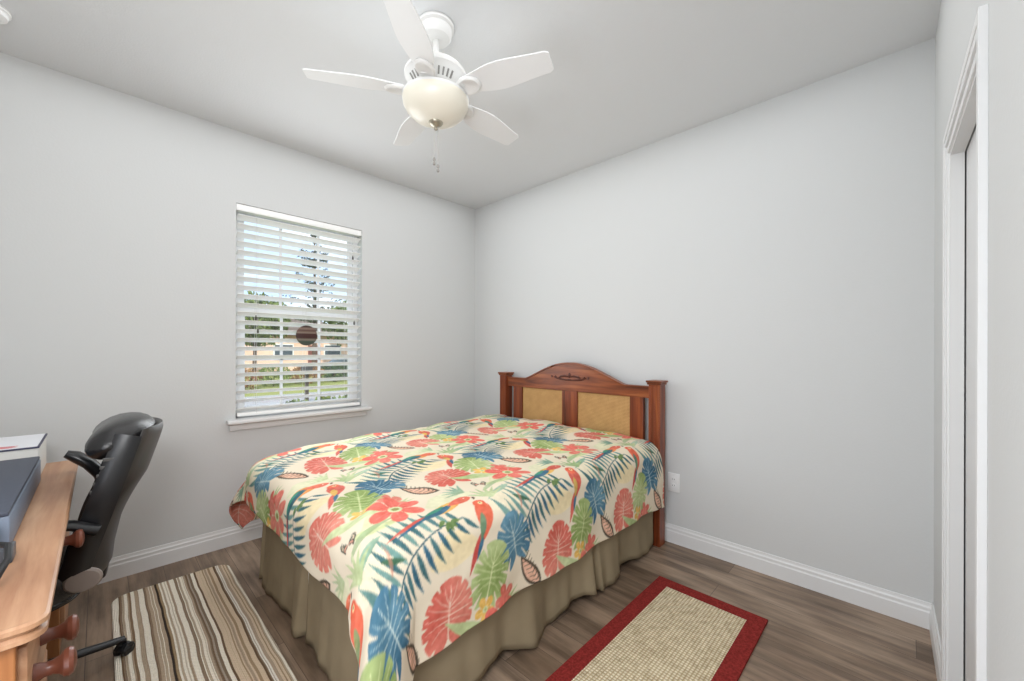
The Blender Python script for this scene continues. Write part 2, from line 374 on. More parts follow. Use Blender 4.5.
# blind
bl = thing('window_blind', (WM, .03, WZ1), 'white two-inch slatted blind hanging in the window, slats tilted open', 'blind')
def B(mb, name, m, **k):
    mb.bm.transform(T(-WM, -.03, -WZ1)); return mb.build(name, m, bl, **k)
B(MB().box(WX0 + .004, WX1 - .004, .008, .060, WZ1 - .042, WZ1 - .002).box(WX0 + .002, WX1 - .002, .004, .010, WZ1 - .045, WZ1 - .002, bev=.003), 'head_rail', M_BLIND)
sl = MB(); zt, zb, NS = WZ1 - .085, .885, 23; TL = math.radians(25)
for i in range(NS):
    z = zt + (zb - zt) * i / (NS - 1)
    M = T(0, .028, z) @ RX(-TL)
    xs = [WX0 + .010, WX1 - .012]; cs = []
    for q in range(5):
        yy = -.030 + .060 * q / 4; cs.append((yy, .0028 * (1 - (2 * q / 4 - 1) ** 2)))
    ring = cs + [(y_, z_ - .0028) for y_, z_ in reversed(cs)]
    sl.prism(ring, xs[0], xs[1], 'yz', M)
B(sl, 'slats', M_BLIND, smooth=40)
B(MB().box(WX0 + .010, WX1 - .012, .005, .055, zb - .045, zb - .022, bev=.003), 'bottom_rail', M_BLIND)
lc = MB()
for xx in (WX0 + .12, WM, WX1 - .12):
    for yy in (.002, .054): lc.tube([(xx, yy, WZ1 - .07), (xx, yy, zb - .03)], .0009, 5)
B(lc, 'ladder_cord', mat('cord_white', (225, 225, 222), 0.8))
M_TAS = mat('tassel_dark', (70, 66, 60), 0.5)
for xx, zs in ((-1.955, (1.50, 1.41)), (-1.285, (2.02, 1.50))):
    for q, z in enumerate(zs):
        xq = xx + .012 * q
        cdd = B(MB().tube([(xq, -.012, WZ1 - .05), (xq, -.013, z + .02)], .0009, 5), 'pull_cord', mat('cord_white'))
        B(MB().lathe([(0, .022), (.003, .022), (.006, .006), (.006, -.008), (0, -.012)], 10, T(xq, -.013, z)), 'tassel', M_TAS)

# round banded ornament in front of the blind
g = NB('banded_disc', 0.45)
sz = g.n('SeparateXYZ'); g.l(g.tc.outputs['Object'], sz.inputs[0])
mm = g.n('MapRange'); mm.inputs['From Min'].default_value = -.075; mm.inputs['From Max'].default_value = .075; g.l(sz.outputs['Z'], mm.inputs[0])
g.l(g.ramp(mm.outputs[0], [(0, (70, 72, 64)), (.20, (60, 76, 66)), (.30, (128, 118, 104)), (.38, (60, 30, 26)), (.58, (66, 34, 28)), (.62, (136, 120, 106)), (.74, (84, 52, 44)), (.84, (132, 112, 98)), (.92, (58, 38, 32))]), g.b.inputs['Base Color'])
orn = MB().lathe([(0, -.006), (.05, -.005), (.074, 0), (.05, .005), (0, .006)], 40, RX(PI / 2)).build('hanging_ornament', g.m, loc=(-1.636, -.030, 1.393))
tag(orn, 'round brown and grey banded disc hanging in front of the window blind', 'ornament')
oc = MB().tube([(0, 0, .072), (0, .0, WZ1 - .06 - 1.393)], .0007, 5).build('cord', mat('cord_white'), orn)

# ------------------------------------------------------------------ outlet, smoke detector
ot = thing('wall_outlet', (0, -2.063, .405), 'white electrical outlet plate on the wall just right of the headboard', 'outlet')
MB().box(-.007, 0, -.040, .040, -.062, .062, bev=.003).build('cover_plate', M_WHITE, ot)
for dz in (-.021, .021):
    so_ = MB().lathe([(0, 0), (.0165, 0), (.0165, .003), (0, .0035)], 20, T(-.006, 0, dz) @ RY(-PI / 2)).build('socket', M_WHITE, ot)
    MB().box(-.0100, -.0094, -.0075, -.0055, dz - .002, dz + .006).box(-.0100, -.0094, .0055, .0075, dz - .002, dz + .006).build('slots', mat('slot_dark', (60, 58, 56), 0.6), so_, smooth=0)
sd = thing('smoke_detector', (-3.035, -.385, H), 'round white smoke detector on the ceiling above the desk', 'smoke detector')
MB().lathe([(0, 0), (.068, 0), (.068, -.012), (.060, -.016), (.058, -.032), (.045, -.040), (0, -.042)], 36).build('housing', M_WHITE, sd)
MB().lathe([(0, -.0415), (.009, -.0415), (.009, -.045), (0, -.046)], 16, T(.03, 0, .0015)).build('test_button', M_TRIM, sd)

# ------------------------------------------------------------------ ceiling fan
FX, FY = -1.648, -1.667
fan = thing('ceiling_fan', (FX, FY, H), 'white five-blade ceiling fan with frosted bowl light and pull chains', 'ceiling fan')
def zz(prof): return [(r, z - H) for r, z in prof]
MB().lathe(zz([(0, H), (.078, H), (.080, H - .004), (.080, H - .016), (.070, H - .022), (.068, H - .050), (.060, H - .062), (.030, H - .070), (0, H - .070)]), 40).build('canopy', M_FANW, fan)
MB().lathe(zz([(.013, H - .07), (.013, 2.57), (.022, 2.57), (.022, 2.552), (0, 2.552)]), 20).build('downrod', M_FANW, fan)
mh = MB().lathe(zz([(0, 2.565), (.04, 2.565), (.085, 2.555), (.122, 2.535), (.137, 2.515), (.137, 2.502), (.130, 2.496), (.124, 2.488), (.096, 2.450), (.080, 2.446), (0, 2.436)]), 48).build('motor_housing', M_FANW, fan)
sm = MB()
for k in range(5):
    for q in (-15, -5, 5, 15):
        a = math.radians(148 + 36 + 72 * k + q)
        sm.box(-.015, .015, -.0034, .0034, -.002, .002, RZ(a) @ T(.1105, 0, 2.4685 - H) @ RY(-math.radians(53.6)) @ T(0, 0, -.0010))
vs_ = sm.build('vent_slots', mat('vent_dark', (140, 138, 134), 0.6), mh, smooth=0)
MB().lathe(zz([(0, 2.44), (.078, 2.44), (.078, 2.428), (.125, 2.420), (.146, 2.412), (.146, 2.402), (.138, 2.400), (0, 2.400)]), 48).build('light_fitter', M_FANW, fan)
gl = NB('frosted_bowl', 0.3)
gl.b.inputs['Base Color'].default_value = lin((236, 230, 214)); gl.b.inputs['Subsurface Weight'].default_value = 0.0
bowl = MB().lathe(zz([(.143, 2.410), (.146, 2.402), (.143, 2.380), (.130, 2.355), (.106, 2.332), (.072, 2.314), (.035, 2.304), (0, 2.302), (0, 2.306), (.034, 2.308), (.070, 2.318), (.102, 2.336), (.125, 2.358), (.137, 2.382), (.139, 2.402)]), 56, caps=False).build('bowl_shade', gl.m, fan)
M_NICK = mat('brushed_nickel', (178, 170, 152), 0.3, 0.7)
MB().lathe(zz([(0, 2.316), (.034, 2.312), (.034, 2.306), (.027, 2.296), (.014, 2.288), (.006, 2.285), (.006, 2.280), (.009, 2.276), (.006, 2.271), (0, 2.270)]), 28).build('finial', M_NICK, fan)
M_BLADE = mat('blade_white', (234, 234, 233), 0.45, var=0.02, vscale=3)
BZ = 2.436 - H
blade_m = None
for k in range(5):
    a = math.radians(148 + 72 * k)
    fr = RZ(a)
    # bracket with oval medallion
    br = MB().tube([(.080, 0, BZ + .004), (.115, 0, BZ - .004), (.15, 0, BZ - .008)], [(.026, .006), (.024, .006), (.030, .005)], 10, upv=Vector((0, 0, 1)))
    br.bm.transform(fr); bo = br.build('blade_bracket', M_FANW, fan)
    R = fr @ T(.165, 0, BZ - .006) @ RX(math.radians(-13)) @ Matrix.Diagonal((1.25, .95, 1, 1))
    MB().lathe([(0, -.006), (.022, -.006), (.030, -.010), (.040, -.010), (.046, -.004), (.046, .002), (0, .002)], 32, R).build('medallion', M_FANW, bo)
    # blade outline: narrow root, swelling to 13 cm, rounded square tip
    r0, r1 = .125, .537; n = 26; top, bot = [], []
    for i in range(n + 1):
        u = i / n; x = r0 + (r1 - r0) * u
        hw = .038 + (.066 - .038) * smooth01(u / .45) - .018 * smooth01((u - .45) / .55)
        if u > .95: hw -= .010 * ((u - .95) / .05) ** 3
        if u < .05: hw -= .014 * ((.05 - u) / .05) ** 2
        top.append((x, hw)); bot.append((x, -hw))
    poly = top + bot[::-1]
    bm_ = MB().prism(poly, -.003, .003, 'xy', fr @ T(0, 0, BZ) @ RX(math.radians(-13)))
    bm_.build('fan_blade', M_BLADE, fan, smooth=30, bevel=.0015)
M_CHAIN = mat('chain_metal', (196, 194, 190), 0.35, 0.5)
for dx, dy, zl in ((-.006, .004, 2.150), (.008, -.006, 2.120)):
    ch = MB(); z = 2.285
    ch.tube([(dx * .5, dy * .5, z - H), (dx, dy, z - .03 - H), (dx, dy, zl - H)], .0007, 5)
    while z > zl:
        ch.lathe([(0, .0022), (.0019, .001), (.0019, -.001), (0, -.0022)], 6, T(dx, dy, z - H)); z -= .006
    co = ch.build('pull_chain', M_CHAIN, fan)
    MB().lathe([(0, .0), (.004, -.002), (.0065, -.010), (.0055, -.016), (.003, -.020), (.0065, -.026), (.006, -.034), (0, -.038)], 12, T(dx, dy, zl - H)).build('fob', mat('fob_mixed', (150, 146, 140), 0.3, 0.2), co)

# ------------------------------------------------------------------ bed: headboard, frame, mattress
bed = thing('bed', (-1.08, -1.25, 0), 'queen bed with arched cherry wood headboard and woven cane panels', 'bed')
BO = Vector((-1.08, -1.25, 0))
def bpart(mb, name, m, parent=None, **k):
    mb.bm.transform(T(*(-BO))); return mb.build(name, m, parent or bed, **k)
CY = -1.25
for yc in (-.556, -1.985):
    p = MB().box(-.135, -.055, yc - .040, yc + .040, 0, 1.066)
    # fluted face strips
    p.box(-.139, -.135, yc - .034, yc - .022, .30, 1.05).box(-.139, -.135, yc - .006, yc + .006, .30, 1.05).box(-.139, -.135, yc + .022, yc + .034, .30, 1.05)
    po = bpart(p, 'post', M_CHERRY_Z, smooth=0, bevel=.004)
    cp = MB().box(-.149, -.041, yc - .054, yc + .054, 1.076, 1.090).box(-.143, -.047, yc - .048, yc + .048, 1.062, 1.077)
    bpart(cp, 'post_cap', M_CHERRY_Y, po, smooth=0, bevel=.004)
N = 60; arch = []; CY = -1.282
ya, yb = -.583, -1.947
for i in range(N + 1):
    y = ya + (yb - ya) * i / N
    d = abs(y - CY) / .475
    z = 1.040 + (.146 * (0.5 + 0.5 * math.cos(PI * min(1, d))) ** 0.60 if d < 1 else 0)
    arch.append((y, z))
poly = arch + [(yb, .968), (ya, .968)]
bpart(MB().prism(poly, -.112, -.078, 'yz'), 'top_rail', M_CHERRY_Y, smooth=25, bevel=.004)
edge = MB()
for (u0, v0), (u1, v1) in zip(arch, arch[1:]):
    edge.prism([(u0, v0), (u1, v1), (u1, v1 + .009), (u0, v0 + .009)], -.119, -.071, 'yz')
bmesh.ops.remove_doubles(edge.bm, verts=edge.bm.verts[:], dist=1e-5)
bpart(edge, 'rail_molding', M_CHERRY_Y, smooth=30)
for (a, b) in ((-.665, -.770), (-1.205, -1.352), (-1.795, -1.895)):
    bpart(MB().box(-.110, -.080, b, a, .42, .970), 'stile', M_CHERRY_Z, smooth=0, bevel=.003)
for (a, b) in ((-.765, -1.210), (-1.347, -1.800)):
    bpart(MB().box(-.098, -.090, b, a, .44, .972), 'cane_panel', M_CANE, smooth=0)
bpart(MB().box(-.112, -.078, -1.95, -.58, .34, .44), 'lower_rail', M_CHERRY_Y, smooth=0, bevel=.003)
# carved flourish
cv = MB(); xo = -.1135; zc = 1.072
def curl(pts, r): cv.tube([(xo, y, z) for y, z in pts], r, 6)
for s in (-1, 1):
    curl([(CY + s * .012, zc + .010), (CY + s * .045, zc + .016), (CY + s * .085, zc + .010), (CY + s * .105, zc - .004), (CY + s * .092, zc - .014), (CY + s * .080, zc - .004)], [.006, .008, .008, .007, .006, .004])
    curl([(CY, zc - .018), (CY + s * .04, zc - .016), (CY + s * .08, zc - .012), (CY + s * .12, zc - .008), (CY + s * .150, zc + .004), (CY + s * .140, zc + .012), (CY + s * .130, zc + .002)], [.006, .007, .008, .007, .007, .005, .004])
    cv.lathe([(0, 0), (.010, .001), (.006, .004), (0, .005)], 10, T(xo, CY + s * .175, zc + .006) @ RY(-PI / 2))
cv.lathe([(0, 0), (.016, .001), (.010, .005), (0, .006)], 12, T(xo, CY, zc + .020) @ RY(-PI / 2) @ Matrix.Diagonal((1.3, .8, 1, 1)))
cv.lathe([(0, 0), (.014, .001), (.008, .004), (0, .005)], 12, T(xo, CY, zc - .014) @ RY(-PI / 2) @ Matrix.Diagonal((.6, 1.6, 1, 1)))
bpart(cv, 'carving', M_CARVE)
M_MATT = mat('mattress_ticking', (224, 220, 210), 0.8)
bpart(MB().box(-2.04, -.145, -1.985, -.515, .385, .635, bev=.06, seg=5), 'mattress', M_MATT)
bpart(MB().box(-2.04, -.145, -1.975, -.525, .20, .38, bev=.02), 'box_spring', M_MATT)
bpart(MB().box(-2.02, -.13, -1.96, -1.92, .14, .20).box(-2.02, -.13, -.58, -.54, .14, .20).box(-2.02, -1.98, -1.96, -.54, .14, .20), 'bed_rail', mat('steel_rail', (60, 50, 44), 0.5, .5), smooth=0)
for (x, y) in ((-1.96, -1.90), (-1.96, -.60), (-1.0, -1.90), (-1.0, -.60)):
    bpart(MB().lathe([(.012, .14), (.012, .03), (.024, .03), (.024, 0), (0, 0)], 14, T(x, y, 0)), 'leg', mat('steel_rail'))

# ------------------------------------------------------------------ bed skirt
def perimeter_pts():
    # far side -> foot -> near side, rounded foot corners; returns (x, y, nx, ny, s)
    out = []; xf, yn, yf, rc = -2.045, -1.985, -.515, .09
    def add(x, y, nx, ny): out.append((x, y, nx, ny))
    n = 150
    for i in range(n): add(-.16 + (xf + rc + .16) * i / n, yf, 0, 1)
    for i in range(14): a = PI / 2 + PI / 2 * i / 14; add(xf + rc + rc * math.cos(a), yf - rc + rc * math.sin(a), math.cos(a), math.sin(a))
    m = 120
    for i in range(m): add(xf, yf - rc + (yn + rc - yf + rc) * i / m, -1, 0)
    for i in range(14): a = PI + PI / 2 * i / 14; add(xf + rc + rc * math.cos(a), yn + rc + rc * math.sin(a), math.cos(a), math.sin(a))
    for i in range(n + 1): add(xf + rc + (-.16 - xf - rc) * i / n, yn, 0, -1)
    return out
PP = perimeter_pts(); ss = [0]
for a, b in zip(PP, PP[1:]): ss.append(ss[-1] + math.hypot(b[0] - a[0], b[1] - a[1]))
def skirt_pt(i, f_):     # f_ 0 top .. 1 bottom
    x, y, nx, ny = PP[i]; s = ss[i]
    w_ = .012 * math.sin(s * 13 + 1.3 * math.sin(s * 5)) + .006 * math.sin(s * 27 + 2) + .002 * math.sin(s * 60 + 3 * math.sin(s * 3))
    if ny < -.5: w_ *= 1.7
    off = .004 + f_ * (.020 + w_)
    # box pleat notch in the middle of the foot and near corners
    for sc_ in (2.600, 1.96, 3.27, 4.45):
        dd_ = abs(s - sc_)
        if dd_ < .030: off -= .075 * (1 - dd_ / .030) * (.25 + .75 * f_)
        elif dd_ < .10: off += .010 * (1 - (dd_ - .030) / .07) * f_
    z = .375 + (.010 + .008 * math.sin(s * 9) * (1 if ny < -.5 else .4) - .375) * f_
    if ny < -.5: z += f_ * (.018 + .016 * math.sin(s * 12 + .5))
    return Vector((x + nx * off, y + ny * off, z))
sk = MB(); NF = 12
sk.grid([[skirt_pt(i, k / NF) for k in range(NF + 1)] for i in range(len(PP))])
gsk = NB('taupe_skirt', 0.85, 0.2)
gn_ = gsk.n('TexNoise', Scale=5.0, Detail=3.0); gsk.l(gsk.tc.outputs['Object'], gn_.inputs['Vector'])
gsk.l(gsk.ramp(gn_.outputs['Fac'], [(.3, (138, 123, 98)), (.7, (154, 139, 112))]), gsk.b.inputs['Base Color'])
gw = gsk.n('TexNoise', Scale=500.0, Detail=2.0); gsk.l(gsk.tc.outputs['Object'], gw.inputs['Vector']); gsk.bump(gw.outputs['Fac'], .15, .002)
sko = sk.build('bed_skirt', gsk.m, smooth=180)
recentre(sko, (-1.08, -1.25, 0)); md = sko.modifiers.new('thick', 'SOLIDIFY'); md.thickness = .003; md.offset = 0
tag(sko, 'olive brown gathered bed skirt hanging to the floor under the comforter', 'bed skirt')

# ------------------------------------------------------------------ comforter: printed pattern drawn onto the cloth grid
STEP = .0046; SS = 2; S0c, S1c, T0c, T1c = .139, 2.305, .07, 2.405
ns = int((S1c - S0c) / STEP) + 1; ntt = int((T1c - T0c) / STEP) + 1
CW, CH = ns * SS, ntt * SS; res = STEP / SS
def vnoise(shape, cell_s, cell_t, seed):
    r = np.random.default_rng(seed); hs, ht = int(shape[0] / cell_s) + 3, int(shape[1] / cell_t) + 3
    g_ = r.random((hs, ht)); a = np.arange(shape[0]) / cell_s; b = np.arange(shape[1]) / cell_t
    i = a.astype(int); j_ = b.astype(int); fa = a - i; fb = b - j_; fa = fa * fa * (3 - 2 * fa); fb = fb * fb * (3 - 2 * fb)
    A_ = g_[np.ix_(i, j_)]; B_ = g_[np.ix_(i + 1, j_)]; C_ = g_[np.ix_(i, j_ + 1)]; D_ = g_[np.ix_(i + 1, j_ + 1)]
    fa = fa[:, None]; fb = fb[None, :]
    return (A_ * (1 - fa) + B_ * fa) * (1 - fb) + (C_ * (1 - fa) + D_ * fa) * fb
canvas = np.zeros((CW, CH, 3)); canvas[:] = (226, 212, 188)
wash = vnoise((CW, CH), 60, 60, 3)
canvas += ((wash - .5) * 10)[..., None]
grain = vnoise((CW, CH), 5, 5, 5) * .6 + vnoise((CW, CH), 14, 14, 6) * .4
def fill(pts, col, alpha=1.0, vary=34, grad=None):
    P = np.array(pts, float); P = np.stack([(P[:, 0] - S0c) / res, (P[:, 1] - T0c) / res], 1)
    x0, y0 = np.floor(P.min(0)).astype(int); x1, y1 = np.ceil(P.max(0)).astype(int) + 1
    x0, y0 = max(0, x0), max(0, y0); x1, y1 = min(CW, x1), min(CH, y1)
    if x0 >= x1 or y0 >= y1: return
    X_, Y_ = np.meshgrid(np.arange(x0, x1) + .5, np.arange(y0, y1) + .5, indexing='ij'); ins = np.zeros(X_.shape, bool)
    n = len(P)
    for i in range(n):
        xa, ya_ = P[i]; xb, yb_ = P[(i + 1) % n]
        if ya_ == yb_: continue
        c_ = ((ya_ > Y_) != (yb_ > Y_)) & (X_ < (xb - xa) * (Y_ - ya_) / (yb_ - ya_) + xa); ins ^= c_
    if not ins.any(): return
    sub = canvas[x0:x1, y0:y1]; gsub = grain[x0:x1, y0:y1]
    c3_ = np.array(col, float)[None, :] + ((gsub[ins] - .5) * vary)[:, None]
    if grad is not None:
        w_ = np.clip(wash[x0:x1, y0:y1][ins] * 2 - .5, 0, 1)[:, None]; c3_ = c3_ * (1 - w_) + (np.array(grad, float) + ((gsub[ins] - .5) * vary)[:, None]) * w_
    sub[ins] = sub[ins] * (1 - alpha) + c3_ * alpha
class Fr:   # local frame on the cloth: u to the right (towards the foot), v up (towards the middle of the bed)
    def __init__(s, cs, ct, a=0.0, k=1.0, fl=1): s.c = (cs, ct); s.a = a; s.k = k; s.fl = fl
    def __call__(s, pts):
        ca, sa = math.cos(s.a), math.sin(s.a)
        return [(s.c[0] + s.fl * s.k * (u * ca - v * sa), s.c[1] - s.k * (u * sa + v * ca)) for u, v in pts]
def line(F, pts, w0, w1, col, **k):
    L, R_ = [], []
    for i, p in enumerate(pts):
        a = pts[max(0, i - 1)]; b = pts[min(len(pts) - 1, i + 1)]; dx, dy = b[0] - a[0], b[1] - a[1]; d = math.hypot(dx, dy) or 1
        w_ = (w0 + (w1 - w0) * i / (len(pts) - 1)) / 2; L.append((p[0] - dy / d * w_, p[1] + dx / d * w_)); R_.append((p[0] + dy / d * w_, p[1] - dx / d * w_))
    fill(F(L + R_[::-1]), col, **k)
def bez(a, b, c, n=12): return [((1 - t) ** 2 * a[0] + 2 * t * (1 - t) * b[0] + t * t * c[0], (1 - t) ** 2 * a[1] + 2 * t * (1 - t) * b[1] + t * t * c[1]) for t in [i / n for i in range(n + 1)]]
def lens(F, a, b, bend, w_, col, n=12, **k):      # curved pointed leaf from a to b
    mx, my = (a[0] + b[0]) / 2, (a[1] + b[1]) / 2; dx, dy = b[0] - a[0], b[1] - a[1]; d = math.hypot(dx, dy) or 1
    m_ = (mx - dy / d * bend, my + dx / d * bend); P = bez(a, m_, b, n); L, R_ = [], []
    for i, p in enumerate(P):
        q = P[max(0, i - 1)]; r = P[min(n, i + 1)]; ex, ey = r[0] - q[0], r[1] - q[1]; e = math.hypot(ex, ey) or 1
        t = i / n; ww = w_ / 2 * (math.sin(PI * t ** .75)) ; L.append((p[0] - ey / e * ww, p[1] + ex / e * ww)); R_.append((p[0] + ey / e * ww, p[1] - ex / e * ww))
    fill(F(L + R_[::-1]), col, **k); return P
def monstera(F, r, col, grad, vein, lobes=5, depth=.5):
    pts = []; n = 200
    for i in range(n):
        th = -PI + 2 * PI * i / n            # 0 = up tip
        base = r * (1.0 - .10 * math.cos(th) + .10 * math.cos(2 * th))
        if abs(th) > 2.75: base *= 1 - .45 * (abs(th) - 2.75) / .39
        q = ((abs(th) + .12) * lobes * 1.25 / PI) % 1.0
        if .25 < abs(th) < 2.7: base *= 1 - depth * max(0, 1 - abs(q - .5) / .14) ** .8
        pts.append((math.sin(th) * base * .95, math.cos(th) * base))
    fill(F(pts), col, grad=grad)
    line(F, [(0, -r * .7), (0, r * .8)], .007, .003, vein, alpha=.8)
    for k in range(lobes):
        for s in (-1, 1):
            th = ((k + 1.0) / lobes / 1.25 * PI) - .12; y0_ = r * (.45 * math.cos(th) - .1)
            line(F, [(0, y0_ * .7), (s * math.sin(th) * r * .45, y0_ * .3 + math.cos(th) * r * .38), (s * math.sin(th) * r * .82, math.cos(th) * r * .85)], .005, .002, vein, alpha=.65)
CORAL, CORAL2, CREAM = (204, 100, 86), (218, 134, 116), (236, 214, 192)
TEAL, TEAL2, BLUE, BLUE2 = (66, 104, 108), (112, 148, 140), (64, 104, 128), (98, 138, 156)
GREEN, GREEN2, YEL = (142, 162, 96), (186, 198, 142), (218, 172, 92)
def flower(F, r, n, col, grad, cc, rot=0):
    for k in range(n):
        a = rot + 2 * PI * k / n; P = [(0, 0)]
        for q in range(11):
            t = q / 10 - .5; rr = r * (1 - .5 * abs(t * 2) ** 2.2); P.append((math.sin(a + t * 2 * PI / n * .95) * rr, math.cos(a + t * 2 * PI / n * .95) * rr))
        fill(F(P), col, grad=grad)
        line(F, [(0, 0), (math.sin(a) * r * .8, math.cos(a) * r * .8)], .005, .002, tuple(min(255, c_ + 30) for c_ in grad), alpha=.6)
    fill(F([(math.sin(t) * r * .24, math.cos(t) * r * .24) for t in np.linspace(0, 2 * PI, 16, endpoint=False)]), (210, 216, 170))
    fill(F([(math.sin(t) * r * .13, math.cos(t) * r * .13) for t in np.linspace(0, 2 * PI, 12, endpoint=False)]), cc)
def bloom(F, r):      # coral scalloped fan leaf with pale streaks
    pts = []
    for i in range(120):
        th = -PI + 2 * PI * i / 120; up_ = .5 + .5 * math.cos(th)
        base = r * (.62 + .42 * up_); base *= 1 - .13 * up_ ** .5 * abs(math.sin(th * 4.5)) ** 6
        pts.append((math.sin(th) * base * 1.02, math.cos(th) * base - r * .12))
    fill(F(pts), CORAL, grad=CORAL2)
    for a in np.linspace(-1.7, 1.7, 9): line(F, [(a * r * .06, -r * .55), (math.sin(a) * r * .45, math.cos(a) * r * .5 - r * .12), (math.sin(a) * r * .84, math.cos(a) * r * .92 - r * .12)], .006, .0025, CREAM, alpha=.6)
def butterfly(F, r):
    D = (70, 74, 66)
    for s in (-1, 1):
        lens(F, (0, -r * .2), (s * r * .8, r * .8), s * -.02, r * .65, D); lens(F, (0, -r * .15), (s * r * .7, r * .68), s * -.02, r * .40, (220, 198, 172), vary=60)
        lens(F, (0, 0), (s * r * .55, -r * .75), s * .02, r * .5, D); lens(F, (0, -.05 * r), (s * r * .48, -r * .62), s * .02, r * .28, (206, 150, 128), vary=60)
        for q in (.25, .45, .65): line(F, [(s * r * q * .9, r * q * 1.2), (s * r * (q + .25), r * q * .55)], .004, .002, D)
def frond(F, k=1.0):
    stem = bez((.20, -.12), (.15, .07), (-.10, .06), 26)
    for i in range(5, 27):
        p = stem[i]; t = i / 26
        if i % 2:
            L = .065 + .085 * math.sin(PI * min(1, t * 1.05)); lens(F, p, (p[0] + .070 * (1.15 - t), p[1] + L), -.022, .017, TEAL if i % 4 == 1 else TEAL2, grad=TEAL2)
        else:
            L = .055 + .055 * math.sin(PI * min(1, t * 1.05)); lens(F, p, (p[0] - .030 - .015 * t, p[1] - L), .012, .016, (58, 98, 118) if i % 4 == 0 else TEAL, grad=TEAL)
    line(F, stem, .006, .003, (50, 84, 96))
    lens(F, (.205, -.13), (.27, -.05), .02, .024, TEAL); lens(F, (.18, -.04), (.155, -.17), .03, .018, (62, 98, 86))
    lens(F, (.19, -.05), (.29, .09), -.035, .026, TEAL, grad=TEAL2)
def parrot(F):       # flying to the head end, long red tail
    lens(F, (.02, .0), (.26, -.035), .0, .022, CORAL, grad=(200, 84, 74)); lens(F, (.06, -.010), (.25, -.05), .0, .012, BLUE)
    lens(F, (-.10, .035), (.10, -.02), .010, .062, YEL, grad=(226, 140, 84)); lens(F, (-.05, .030), (.13, -.025), -.004, .040, BLUE, grad=TEAL)
    lens(F, (-.02, .040), (.10, -.002), -.004, .022, (70, 140, 116)); lens(F, (-.145, .025), (-.03, .025), .012, .055, CORAL, grad=(226, 120, 90))
    lens(F, (-.150, .022), (-.140, -.002), -.005, .012, (92, 70, 56)); fill(F([(-.118 + .004 * math.cos(t), .036 + .004 * math.sin(t)) for t in np.linspace(0, 6.28, 8)]), (245, 235, 220))
def perched(F):
    lens(F, (.03, -.03), (.11, -.17), .0, .028, CORAL, grad=(190, 80, 74)); lens(F, (.03, -.05), (.07, -.13), .0, .018, BLUE)
    lens(F, (-.01, .09), (.03, -.07), -.006, .075, CORAL, grad=(224, 112, 84)); lens(F, (.015, .03), (.045, -.07), -.004, .030, YEL, grad=(90, 130, 110))
    fill(F([(-.004 + .027 * math.cos(t), .072 + .027 * math.sin(t)) for t in np.linspace(0, 6.28, 16)]), (222, 104, 78)); fill(F([(-.010 + .010 * math.cos(t), .074 + .010 * math.sin(t)) for t in np.linspace(0, 6.28, 10)]), (236, 214, 160))
    fill(F([(-.010 + .0035 * math.cos(t), .074 + .0035 * math.sin(t)) for t in np.linspace(0, 6.28, 8)]), (60, 50, 44))
def sprig(F):
    for a, b in (((0, 0), (-.03, -.03)), ((0, 0), (-.008, -.04)), ((0, 0), (.02, -.035)), ((.01, .01), (.045, -.01)), ((-.01, .0), (-.05, -.008))): lens(F, a, b, .003, .018, (104, 128, 78))
def outlined(F):
    P = lens(F, (.0, -.075), (.02, .085), -.012, .062, (84, 74, 62)); lens(F, (.002, -.062), (.019, .070), -.012, .042, (222, 176, 150), vary=60)
    for q in np.linspace(-.05, .06, 7): line(F, [(0.004, q), (.026, q + .012)], .004, .002, (84, 74, 62)); line(F, [(0.004, q), (-.018, q + .014)], .004, .002, (84, 74, 62))
def green_fan(F, r): monstera(F, r, GREEN, GREEN2, (222, 226, 176))
def tuft(F, col=(150, 172, 122)):
    for a in (-.9, -.5, -.15, .25, .6, 1.0): lens(F, (0, -.05), (.11 * math.sin(a), -.05 + .13 * math.cos(a)), .02 * a, .018, col, grad=(196, 204, 158))
